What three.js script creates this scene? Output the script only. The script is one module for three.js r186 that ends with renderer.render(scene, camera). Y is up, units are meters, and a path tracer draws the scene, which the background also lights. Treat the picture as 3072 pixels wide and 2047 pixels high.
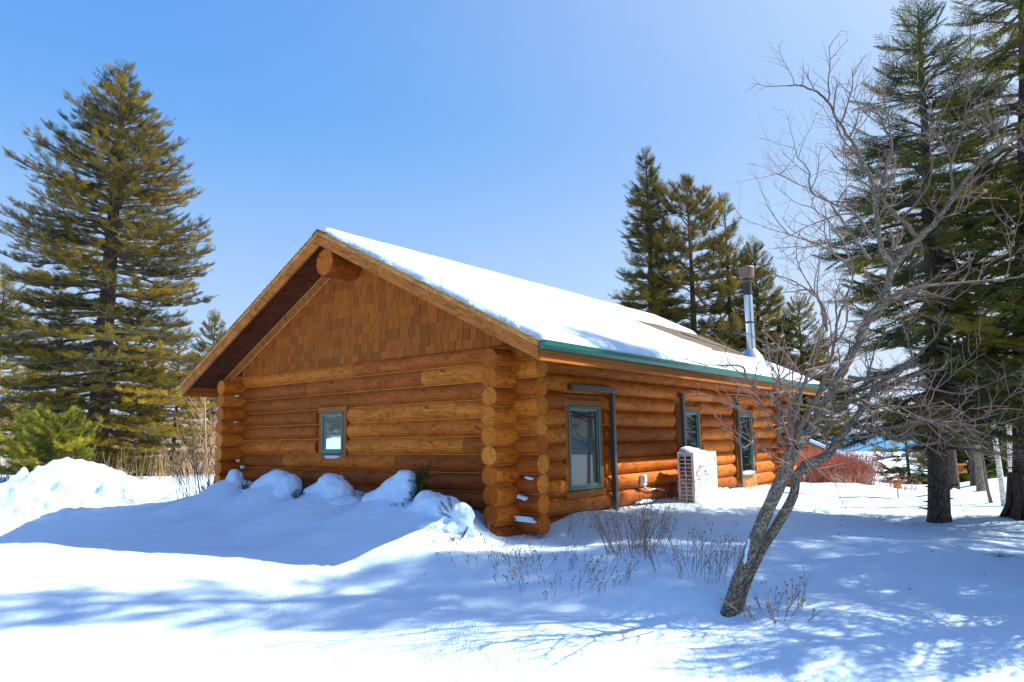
import * as THREE from 'three';
import { ImprovedNoise } from 'three/addons/math/ImprovedNoise.js';
import { MarchingCubes } from 'three/addons/objects/MarchingCubes.js';
import { RoundedBoxGeometry } from 'three/addons/geometries/RoundedBoxGeometry.js';
import { mergeGeometries } from 'three/addons/utils/BufferGeometryUtils.js';

// ------------------------------------------------------------------ camera, sky, sun, exposure
const scene = new THREE.Scene();
const camera = new THREE.PerspectiveCamera(51.54, 1024 / 682, 0.1, 6000);
camera.position.set(6.321, 1.594, 7.834);
camera.rotation.order = 'YXZ';
camera.rotation.set(7.889 * Math.PI / 180, 39.058 * Math.PI / 180, -0.842 * Math.PI / 180);

const SUN = new THREE.Vector3(0.667, 1, -0.7).normalize();
const lin = (r, g, b) => new THREE.Color().setRGB(r / 255, g / 255, b / 255, THREE.SRGBColorSpace);
const clamp = (x, a = 0, b = 1) => Math.min(b, Math.max(a, x));
const smooth = (a, b, x) => { const t = clamp((x - a) / (b - a)); return t * t * (3 - 2 * t); };
const mix = (a, b, t) => a + (b - a) * t;
{
  const W = 1024, H = 512, data = new Float32Array(W * H * 4);
  const zen = lin(46, 114, 212), mid = lin(112, 171, 239), hor = lin(192, 217, 245), glare = lin(224, 240, 254);
  const c = new THREE.Color();
  for (let j = 0; j < H; j++) for (let i = 0; i < W; i++) {
    const el = ((j + 0.5) / H - 0.5) * Math.PI, az = ((i + 0.5) / W - 0.5) * 2 * Math.PI;
    const d = [Math.cos(el) * Math.cos(az), Math.sin(el), Math.cos(el) * Math.sin(az)];
    const e = Math.max(0, el) * 180 / Math.PI;
    const ang = Math.acos(clamp(d[0] * SUN.x + d[1] * SUN.y + d[2] * SUN.z, -1, 1)) * 180 / Math.PI;
    c.copy(hor).lerp(mid, smooth(0, 27, e)).lerp(zen, smooth(16, 60, e));
    c.lerp(glare, 0.62 * Math.pow(clamp((86 - ang) / 44), 2));
    const daz = Math.acos(clamp((d[0] * SUN.x + d[2] * SUN.z) / Math.hypot(d[0], d[2]) / Math.hypot(SUN.x, SUN.z), -1, 1)) * 180 / Math.PI;
    c.lerp(glare, 0.62 * smooth(105, 30, daz) * smooth(26, 0, e));
    const a = 0.585 * (1 + 0.8 * Math.exp(-Math.pow(ang / 14, 2))), k = (j * W + i) * 4;
    data[k] = c.r * a; data[k + 1] = c.g * a; data[k + 2] = c.b * a; data[k + 3] = 1;
  }
  const sky = new THREE.DataTexture(data, W, H, THREE.RGBAFormat, THREE.FloatType);
  sky.mapping = THREE.EquirectangularReflectionMapping;
  sky.magFilter = sky.minFilter = THREE.LinearFilter;
  sky.needsUpdate = true;
  scene.background = sky;
  scene.environment = sky;
  scene.backgroundIntensity = 1; scene.environmentIntensity = 1;
}
const sun = new THREE.DirectionalLight(new THREE.Color().setRGB(1, 0.935, 0.79), 5);
sun.position.copy(SUN).multiplyScalar(60);
sun.castShadow = true;
sun.shadow.mapSize.set(4096, 4096);
Object.assign(sun.shadow.camera, { left: -45, right: 45, top: 45, bottom: -45, near: 1, far: 160 });
scene.add(sun, sun.target);
const renderer = new THREE.WebGLRenderer({ antialias: true });
renderer.setSize(1024, 682);
renderer.toneMapping = THREE.LinearToneMapping;
renderer.toneMappingExposure = 1.9;
renderer.shadowMap.enabled = true;

// ------------------------------------------------------------------ helpers
function rng(seed) {
  let a = seed >>> 0;
  return () => { a = (a + 0x6D2B79F5) | 0; let t = Math.imul(a ^ (a >>> 15), 1 | a); t = (t + Math.imul(t ^ (t >>> 7), 61 | t)) ^ t; return ((t ^ (t >>> 14)) >>> 0) / 4294967296; };
}
const PN = new ImprovedNoise();
const noise = (x, y, z = 0) => PN.noise(x + 131.7, y + 57.3, z + 211.9);
const fbm = (x, y, z = 0, o = 4) => { let s = 0, a = 0.5, f = 1; for (let i = 0; i < o; i++) { s += a * noise(x * f, y * f, z * f + i * 17.1); a *= 0.5; f *= 2.03; } return s; };
const used = {};
function numbered(name) { const n = used[name] = (used[name] ?? -1) + 1; return n ? `${name}_${String(n).padStart(3, '0')}` : name; }
function tag(o, label, category, group, kind) {
  if (label) o.userData.label = label;
  if (category) o.userData.category = category;
  if (group) o.userData.group = group;
  if (kind) o.userData.kind = kind;
  return o;
}
function shade(o) { o.traverse(m => { if (m.isMesh) { m.castShadow = true; m.receiveShadow = true; } }); return o; }
function thing(name, label, category, pos = [0, 0, 0], turn = 0, group) {
  const o = new THREE.Group(); o.name = numbered(name);
  o.position.set(...pos); o.rotation.y = turn; scene.add(o);
  return tag(o, label, category, group);
}
function part(name, geo, mat, parent, kind) {
  const m = new THREE.Mesh(Array.isArray(geo) ? mergeGeometries(geo.map(g => g.index ? g : g)) : geo, mat);
  m.name = name; m.castShadow = m.receiveShadow = true;
  if (kind) m.userData.kind = kind;
  parent.add(m); return m;
}
function solo(name, geo, mat, label, category, group, kind) {
  const m = part(numbered(name), geo, mat, scene);
  return tag(m, label, category, group, kind);
}
const box = (w, h, d, x = 0, y = 0, z = 0, bevel = 0) => {
  const g = bevel ? new RoundedBoxGeometry(w, h, d, 1, bevel) : new THREE.BoxGeometry(w, h, d);
  const q = bevel && !g.index ? g : g; q.translate(x, y, z); return q;
};
const plain = g => { const q = g.index ? g.toNonIndexed() : g; for (const k of Object.keys(q.attributes)) if (!['position', 'normal', 'uv'].includes(k)) q.deleteAttribute(k); q.clearGroups(); return q; };
const joined = list => mergeGeometries(list.map(plain));
class MB {                                            // collects tubes and triangles
  constructor() { this.p = []; this.u = []; this.i = []; }
  get n() { return this.p.length / 3; }
  tube(pts, rad, sides = 6, wob = 0, seed = 0, cap = true) {
    const t = new THREE.Vector3(), a = new THREE.Vector3(), b = new THREE.Vector3(), v0 = this.n;
    let len = 0, up = new THREE.Vector3(0.31, 0.2, 0.93).normalize();
    for (let k = 0; k < pts.length; k++) {
      const p = pts[k], q = pts[Math.min(k + 1, pts.length - 1)], o = pts[Math.max(k - 1, 0)];
      t.subVectors(q, o).normalize();
      if (k) len += p.distanceTo(o);
      a.copy(up).addScaledVector(t, -up.dot(t));
      if (a.lengthSq() < 1e-4) a.set(1, 0.1, 0.2).addScaledVector(t, -t.x);
      a.normalize(); up.copy(a); b.crossVectors(t, a);
      const r = typeof rad === 'function' ? rad(k / (pts.length - 1)) : rad[k];
      for (let s = 0; s <= sides; s++) {
        const th = s / sides * Math.PI * 2, c = Math.cos(th), d = Math.sin(th);
        const w = wob ? 1 + wob * noise(c * 1.3 + seed, d * 1.3, len * 2.2 + seed) : 1;
        this.p.push(p.x + (a.x * c + b.x * d) * r * w, p.y + (a.y * c + b.y * d) * r * w, p.z + (a.z * c + b.z * d) * r * w);
        this.u.push(s / sides, len);
      }
    }
    const R = sides + 1;
    for (let k = 0; k < pts.length - 1; k++) for (let s = 0; s < sides; s++) {
      const x = v0 + k * R + s; this.i.push(x, x + 1, x + R, x + 1, x + R + 1, x + R);
    }
    if (cap) for (const k of [0, pts.length - 1]) {
      const c = this.n; this.p.push(pts[k].x, pts[k].y, pts[k].z); this.u.push(0.5, 0);
      for (let s = 0; s < sides; s++) { const x = v0 + k * R + s; k ? this.i.push(x, x + 1, c) : this.i.push(x + 1, x, c); }
    }
    return this;
  }
  tri(a, b, c) { const v = this.n; this.p.push(...a, ...b, ...c); this.u.push(0, 0, 1, 0, 0.5, 1); this.i.push(v, v + 1, v + 2); return this; }
  geo() {
    const g = new THREE.BufferGeometry();
    g.setAttribute('position', new THREE.BufferAttribute(new Float32Array(this.p), 3));
    g.setAttribute('uv', new THREE.BufferAttribute(new Float32Array(this.u), 2));
    g.setIndex(this.i); g.computeVertexNormals(); return g;
  }
}
const V = (x, y, z) => new THREE.Vector3(x, y, z);

// textures: fn(u, v) -> [r, g, b] linear colour, periodic only as far as the repeat is hidden
function texture(w, h, fn, srgb = true) {
  const d = new Uint8Array(w * h * 4), enc = x => Math.round(255 * (srgb ? (x <= 0.0031308 ? 12.92 * x : 1.055 * Math.pow(x, 1 / 2.4) - 0.055) : x));
  for (let j = 0; j < h; j++) for (let i = 0; i < w; i++) {
    const c = fn(i / w, j / h), k = (j * w + i) * 4;
    d[k] = enc(clamp(c[0])); d[k + 1] = enc(clamp(c[1])); d[k + 2] = enc(clamp(c[2])); d[k + 3] = 255;
  }
  const t = new THREE.DataTexture(d, w, h); t.wrapS = t.wrapT = THREE.RepeatWrapping;
  t.magFilter = THREE.LinearFilter; t.minFilter = THREE.LinearMipmapLinearFilter; t.generateMipmaps = true;
  if (srgb) t.colorSpace = THREE.SRGBColorSpace;
  t.needsUpdate = true; return t;
}
const per = (u, n) => { const a = u * Math.PI * 2; return [Math.cos(a) * n, Math.sin(a) * n]; };   // closes a direction of a texture on itself

// ------------------------------------------------------------------ materials
const M = {};
const std = (o) => new THREE.MeshStandardMaterial(o);
const rgb = (r, g, b) => new THREE.Color().setRGB(r, g, b);
{
  // grain of peeled, stained logs: stretched streaks, flame figure, dark checks
  const cache = [];
  const grain = (u, v) => {
    const [a, b] = per(v, 0.75), [cu, su] = per(u, 0.5);
    const warp = 0.55 * noise(cu * 1.1 + a * 1.3, su * 1.1 + b * 1.3, 3.1) + 0.16 * noise(cu * 5 + a * 2, su * 5, b * 2);
    const ring = 0.5 + 0.5 * Math.sin((a * 3.3 + b * 2.1 + warp * 7.5) * 5.2);
    const streak = fbm(cu * 3 + 7, su * 3 + a * 15, b * 15, 3);
    const fine = noise(cu * 9, su * 9 + a * 60, b * 60);
    const knots = Math.pow(clamp(noise(cu * 7 + 31, su * 7 + a * 2.2, b * 2.2) * 1.9 - 0.95), 1.2);
    const check = smooth(0.988, 1, 1 - Math.abs(noise(cu * 0.35 + 3, su * 0.35 + a * 1.5, b * 1.5 + 0.12 * noise(cu * 6, su * 6 + a)))) * smooth(-0.08, 0.08, noise(cu * 2.4 + 70, su * 2.4 + a * 1.5, b * 1.5));
    const blot = fbm(cu * 2 + 50, su * 2 + a * 1.7, b * 1.7, 3);
    return { ring, streak, fine, knots, check, blot };
  };
  const W = 1024, H = 512;
  const g = []; for (let j = 0; j < H; j++) for (let i = 0; i < W; i++) g.push(grain(i / W, j / H));
  const at = (u, v) => g[Math.round(v * H) * W + Math.round(u * W)];
  M.grainMap = texture(W, H, (u, v) => {
    const q = at(u, v); let k = 1 - 0.3 * q.ring * q.ring + 0.5 * q.streak + 0.1 * q.fine + 0.5 * q.blot;
    k *= 1 - 0.55 * clamp(q.knots * 3); k *= 1 - 0.6 * q.check;
    k = clamp(k, 0.15, 1.3) / 1.3;
    return [k, k * (0.93 + 0.07 * k), k * (0.84 + 0.16 * k)];
  });
  M.grainBump = texture(W, H, (u, v) => { const q = at(u, v), k = clamp(0.6 + 0.15 * q.streak + 0.1 * q.fine - 0.6 * q.check - 0.1 * q.ring); return [k, k, k]; }, false);
  const logTints = [[0.76, 0.2, 0.018], [0.66, 0.165, 0.015], [0.82, 0.235, 0.024], [0.52, 0.125, 0.013], [0.7, 0.185, 0.018], [0.44, 0.105, 0.012]];
  const wood = o => new THREE.MeshPhysicalMaterial({ specularIntensity: 0.3, ...o });
  M.log = logTints.map(t => wood({ color: rgb(...t), map: M.grainMap, bumpMap: M.grainBump, bumpScale: 0.007, roughness: 0.62 }));
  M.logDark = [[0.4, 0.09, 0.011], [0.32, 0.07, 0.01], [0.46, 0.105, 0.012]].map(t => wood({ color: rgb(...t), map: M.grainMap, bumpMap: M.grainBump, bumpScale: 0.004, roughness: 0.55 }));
  // sawn log ends: rings, radial checks
  M.endMap = texture(256, 256, (u, v) => {
    const x = u - 0.5, y = v - 0.5, r = Math.hypot(x, y), th = Math.atan2(y, x);
    const rr = r * (1 + 0.1 * noise(x * 5, y * 5, 2)), ring = 0.5 + 0.5 * Math.sin(rr * 190);
    const ck = smooth(0.95, 1, 1 - Math.abs(noise(Math.cos(th) * 2.6, Math.sin(th) * 2.6, 9))) * smooth(0.04, 0.12, r);
    let k = 0.86 - 0.24 * ring + 0.45 * fbm(x * 9, y * 9, 4) - 0.7 * ck;
    k *= 1 - 0.35 * smooth(0.4, 0.5, r);
    return [k, k * 0.95, k * 0.9];
  });
  M.end = [[0.74, 0.21, 0.016], [0.6, 0.15, 0.012], [0.84, 0.28, 0.03], [0.48, 0.115, 0.01]].map(t => wood({ color: rgb(...t), map: M.endMap, roughness: 0.65 }));
  M.board = wood({ color: rgb(0.56, 0.175, 0.03), map: M.grainMap, bumpMap: M.grainBump, bumpScale: 0.0015, roughness: 0.6 });
  M.boardPale = wood({ color: rgb(0.72, 0.31, 0.075), map: M.grainMap, bumpMap: M.grainBump, bumpScale: 0.0015, roughness: 0.6 });
  M.trim = wood({ color: rgb(0.5, 0.165, 0.03), map: M.grainMap, roughness: 0.6 });
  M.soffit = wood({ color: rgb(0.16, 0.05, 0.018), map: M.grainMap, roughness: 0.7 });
  M.bead = wood({ color: rgb(0.72, 0.38, 0.15), roughness: 0.7 });
  M.shingle = [[0.35, 0.09, 0.011], [0.31, 0.077, 0.01], [0.38, 0.1, 0.012], [0.27, 0.068, 0.01], [0.33, 0.088, 0.013]].map(t => wood({ color: rgb(...t), bumpMap: M.grainBump, bumpScale: 0.002, roughness: 0.75 }));
}
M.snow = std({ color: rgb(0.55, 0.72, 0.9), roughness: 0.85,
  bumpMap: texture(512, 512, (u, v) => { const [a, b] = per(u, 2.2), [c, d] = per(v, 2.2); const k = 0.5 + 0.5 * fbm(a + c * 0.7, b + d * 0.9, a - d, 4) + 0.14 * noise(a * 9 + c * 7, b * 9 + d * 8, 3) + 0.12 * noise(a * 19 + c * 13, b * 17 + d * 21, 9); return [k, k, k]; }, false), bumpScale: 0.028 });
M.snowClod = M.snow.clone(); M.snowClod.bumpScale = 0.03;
M.roofing = [[0.17, 0.125, 0.09], [0.2, 0.15, 0.11], [0.14, 0.1, 0.07]].map(t => std({ color: rgb(...t), roughness: 0.95,
  map: M.roofMap ??= texture(512, 128, (u, v) => { const tab = Math.floor(u * 24), k = 0.75 + 0.35 * noise(tab * 3.7, 1.3, Math.floor(v * 2) * 5.1) + 0.3 * noise(u * 220, v * 60, 3); return [k, k, k]; }) }));
M.green = std({ color: rgb(0.018, 0.15, 0.115), roughness: 0.35, metalness: 0.1 });
M.frameGreen = std({ color: rgb(0.045, 0.125, 0.11), roughness: 0.4 });
M.frameEdge = std({ color: rgb(0.16, 0.27, 0.25), roughness: 0.4 });
M.pane = new THREE.MeshPhysicalMaterial({ color: rgb(0.008, 0.011, 0.01), roughness: 0.02, ior: 1.6, specularIntensity: 1 });
M.paneMirror = new THREE.MeshPhysicalMaterial({ color: rgb(0.55, 0.6, 0.6), metalness: 0.85, roughness: 0.03 });
M.pipeBrown = std({ color: rgb(0.1, 0.078, 0.065), roughness: 0.38, metalness: 0.2 });
M.steel = std({ color: rgb(0.62, 0.66, 0.7), roughness: 0.28, metalness: 1 });
M.black = std({ color: rgb(0.02, 0.02, 0.022), roughness: 0.6 });
M.copperCap = std({ color: rgb(0.2, 0.105, 0.075), roughness: 0.5, metalness: 0.3 });
M.white = std({ color: rgb(0.78, 0.77, 0.74), roughness: 0.45 });
M.cream = std({ color: rgb(0.6, 0.58, 0.52), roughness: 0.5 });
M.dark = std({ color: rgb(0.04, 0.042, 0.05), roughness: 0.8 });
M.orange = std({ color: rgb(0.7, 0.25, 0.02), roughness: 0.6 });
{
  const bark = (seed, lichen) => texture(256, 512, (u, v) => {
    const [a, b] = per(u, 1.2), [c, d] = per(v, 1.6);
    const f = fbm(a * 4.5 + c * 2.4 + seed, b * 4.5 + d * 2.4, (c - d) * 1.4, 5), r = Math.abs(noise(a * 5 + seed, b * 5 + c * 1.1, d * 1.1));
    let k = 0.5 + 1.0 * f - 0.4 * smooth(0.1, 0, r); k = clamp(k, 0.1, 1);
    const L = lichen * smooth(0.05, 0.13, fbm(a * 2.5 + 40, b * 2.5 + c * 4, d * 4 + seed, 4));
    return [mix(k, 0.98, L), mix(k * 0.9, 1, L), mix(k * 0.82, 0.82, L)];
  });
  const b1 = bark(3, 0), b2 = bark(19, 1);
  b1.repeat.set(1, 0.7); b2.repeat.set(1, 1.1);
  M.spruceBark = std({ color: rgb(0.17, 0.125, 0.1), map: b1, bumpMap: b1, bumpScale: 0.02, roughness: 0.95 });
  M.greyBark = std({ color: rgb(0.3, 0.25, 0.195), map: b2, bumpMap: b2, bumpScale: 0.008, roughness: 0.9 });
  M.youngBark = std({ color: rgb(0.3, 0.22, 0.17), map: b1, roughness: 0.75 });
  M.twig = std({ color: rgb(0.3, 0.165, 0.12), roughness: 0.7 });
  M.birch = std({ color: rgb(0.75, 0.68, 0.6), roughness: 0.8, map: texture(128, 256, (u, v) => { const [a, b] = per(u, 1); const k = noise(a * 1.5, b * 1.5, v * 40) > 0.33 ? 0.15 : 0.9; return [k, k, k]; }) });
}
M.branch = std({ color: rgb(0.13, 0.1, 0.08), roughness: 0.95 });
const leafy = (r, g, b, t = 0.25) => new THREE.MeshPhysicalMaterial({ color: rgb(r, g, b), roughness: 0.75, transmission: t, thickness: 0, specularIntensity: 0.15, side: THREE.DoubleSide });
M.needle = leafy(1, 1, 1, 0.3);
M.redStem = std({ color: rgb(0.36, 0.1, 0.05), roughness: 0.6 });
M.brownStem = std({ color: rgb(0.27, 0.165, 0.115), roughness: 0.7 });
M.tanStem = std({ color: rgb(0.34, 0.21, 0.12), roughness: 0.8 });
M.berry = std({ color: rgb(0.4, 0.02, 0.03), roughness: 0.4 });

// ------------------------------------------------------------------ ground, lake
const bump = (x, z, cx, cz, rx, rz = rx) => Math.exp(-(((x - cx) / rx) ** 2 + ((z - cz) / rz) ** 2));
function H(x, z) {
  let y = 0.05 + 0.25 * smooth(4.4, -1.5, z) * (1 - 0.5 * smooth(1, 3.6, x) * smooth(0.5, -4, z)) + 0.07 * smooth(1.5, -3, x);
  const gx = smooth(-9.6, -7.0, x) * smooth(0.15, -1.4, x);
  y += 0.34 * gx * (z > 0.3 ? Math.exp(-(((z - 0.3) / 1.25) ** 2)) : 1);            // drift in front of the gable
  y += 0.1 * smooth(1.8, 0.1, x) * smooth(1, -1, z) * smooth(-0.4, 0, x);          // drift along the side wall
  y -= 0.16 * bump(x, z, 0.75, -0.6, 0.7, 1.0);                                    // melted hollow at the corner
  y += 0.1 * bump(x, z, 0.6, 1.5, 1.6, 0.8) + 0.1 * bump(x, z, 2.4, 0.5, 1.1, 0.8);
  y -= 0.08 * bump(x, z, 2.9, 2.4, 1.3, 0.55);
  y += 0.05 * bump(x, z, 4.34, -5.2, 0.7) + 0.13 * bump(x, z, 5.25, -5.9, 0.9);       // collars of snow at the spruces
  y += 0.2 * bump(x, z, 1.5, -12.3, 1.3, 1.1) - 0.24 * smooth(-7.5, -13, z) * smooth(-8, -3, x);                                    // hillock with shrubs
  const rough = bump(x, z, 5.4, -11.6, 3.2, 1.3);
  y += rough * (0.22 + 0.25 * Math.abs(noise(x * 2.1, z * 2.1, 5)) + 0.12 * noise(x * 5, z * 5, 2));
  y += 0.55 * bump(x, z, 4.9, -18, 2.4, 1.6);
  const clods = smooth(-7.8, -9.2, x) * smooth(0.8, 2.6, z) * smooth(6.5, 4, z);
  y += clods * (0.1 * Math.abs(noise(x * 3, z * 3, 1)) + 0.06 * noise(x * 7, z * 7, 3));
  for (const sx of [-6.2, -4.85, -3.3, -1.8, -0.6]) y += (0.34 + 0.1 * noise(sx * 3, z * 1.3)) * bump(x, z, sx + 0.1 * noise(z * 2, sx), 0.8, 0.58, z > 0.8 ? 1.15 : 0.7);
  y += 0.05 * noise(x * 1.9, z * 1.9, 22) * gx * smooth(3, 1, z) - 0.09 * bump(x, z, 3.8, 1.88, 0.26);
  y += 0.16 * fbm(x * 0.32, z * 0.32, 1, 3) * smooth(30, 8, Math.hypot(x, z)) + 0.02 * noise(x * 1.1, z * 1.4, 7);
  y += 0.05 * noise(x * 0.5 + z * 0.35, z * 0.95 - x * 0.2, 14) + 0.012 * noise(x * 2.3 + z, z * 4.1 - x * 0.6, 4) + 0.009 * noise(x * 5.1, z * 6.3, 31) * smooth(20, 8, Math.hypot(x, z));                           // wind ripples
  const d = Math.max(0, -z - 13.5 + 0.25 * Math.min(0, x + 6)) * smooth(-60, -20, x - z * 0.45);
  y += 1.75 * bump(x, z, -20.5, 13.5, 4.5, 4);
  y -= 5.2 * smooth(0, 330, d) + 0.9 * smooth(0, 16, d);                              // the land falls towards the lake
  y += 1.2 * fbm(x * 0.03, z * 0.03, 9, 3) * smooth(25, 70, Math.hypot(x, z)) * smooth(0, -30, x);
  return y;
}
{
  const N = 600, a = 8, k = 4.35, pos = [], uv = [], idx = [];
  for (let j = 0; j <= N; j++) for (let i = 0; i <= N; i++) {
    const x = 1 + a * Math.sinh((i / N * 2 - 1) * k), z = 2 + a * Math.sinh((j / N * 2 - 1) * k);
    pos.push(x, H(x, z), z); uv.push(x / 2.6, z / 2.6);
  }
  for (let j = 0; j < N; j++) for (let i = 0; i < N; i++) { const q = j * (N + 1) + i; idx.push(q, q + N + 1, q + 1, q + 1, q + N + 1, q + N + 2); }
  const g = new THREE.BufferGeometry();
  g.setAttribute('position', new THREE.Float32BufferAttribute(pos, 3)); g.setAttribute('uv', new THREE.Float32BufferAttribute(uv, 2)); g.setIndex(idx); g.computeVertexNormals();
  solo('snowy_ground', g, M.snow, 'snow covered ground with soft drifts and tree shadows', 'snow', null, 'structure');
}
{
  const g = new THREE.PlaneGeometry(9000, 9000); g.rotateX(-Math.PI / 2); g.translate(0, -3.3, 0);
  const rip = texture(256, 256, (u, v) => { const [a, b] = per(u, 3), [c, d] = per(v, 5); const k = 0.5 + 0.6 * fbm(a + c * 3, b + d * 3, a * d * 0.2, 4); return [k, k, k]; }, false);
  rip.repeat.set(700, 700);
  solo('lake_water', g, new THREE.MeshPhysicalMaterial({ color: rgb(0.07, 0.22, 0.4), roughness: 0.7, specularIntensity: 0.12, bumpMap: rip, bumpScale: 0.25 }), 'blue open lake meeting the pale sky at the horizon', 'lake', null, 'structure');
}
function patch(x0, x1, z0, z1, step, fn, rot) {                        // a piece of snow surface with its own fine grid
  const nx = Math.round((x1 - x0) / step), nz = Math.round((z1 - z0) / step), pos = [], uv = [], idx = [];
  for (let j = 0; j <= nz; j++) for (let i = 0; i <= nx; i++) { const x = mix(x0, x1, i / nx), z = mix(z0, z1, j / nz); pos.push(x, fn(x, z), z); uv.push(x / 1.4, z / 1.4); }
  for (let j = 0; j < nz; j++) for (let i = 0; i < nx; i++) { const q = j * (nx + 1) + i; idx.push(q, q + nx + 1, q + 1, q + 1, q + nx + 1, q + nx + 2); }
  const g = new THREE.BufferGeometry();
  g.setAttribute('position', new THREE.Float32BufferAttribute(pos, 3)); g.setAttribute('uv', new THREE.Float32BufferAttribute(uv, 2)); g.setIndex(idx); g.computeVertexNormals(); return g;
}
function clod(x, z) {                                                   // broken lumps thrown up by a plough
  let s = 0;
  for (const [f, a] of [[0.8, 0.22], [1.7, 0.3], [3.6, 0.18], [8, 0.06]]) { const n = noise(x * f, z * f, f * 3.3); s += a * (Math.abs(n) * 1.7 - 0.25) + a * 0.5 * noise(x * f * 1.6 + 9, z * f * 1.6, 2); }
  return s;
}
{
  const bank = (x, z) => {
    const along = 0.2 * smooth(-2.6, -0.6, z) + 0.86 * bump(0, z, 0, 1.4, 9, 1.35) + 0.78 * bump(0, z, 0, 4.6, 9, 1.4) + 0.5 * smooth(5.5, 7.5, z);
    const cx = -12.3 + 0.5 * noise(z * 0.5, 3), w = x > cx ? 2.3 : 1.9;
    const prof = Math.pow(Math.sin(clamp(1 - Math.abs(x - cx) / w) * 1.5708), 1.1);
    return H(x, z) - 0.1 + Math.min(1.2, along) * prof + clod(x, z) * smooth(0, 0.35, prof * along) * (1 - 0.72 * smooth(0.55, 0.95, prof));
  };
  const g = patch(-14.6, -9.4, -3.5, 9, 0.055, bank);
  solo('snow_bank', g, M.snowClod, 'tall ploughed bank of lumpy snow left of the cabin', 'snow bank', null, 'structure');
}

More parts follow.
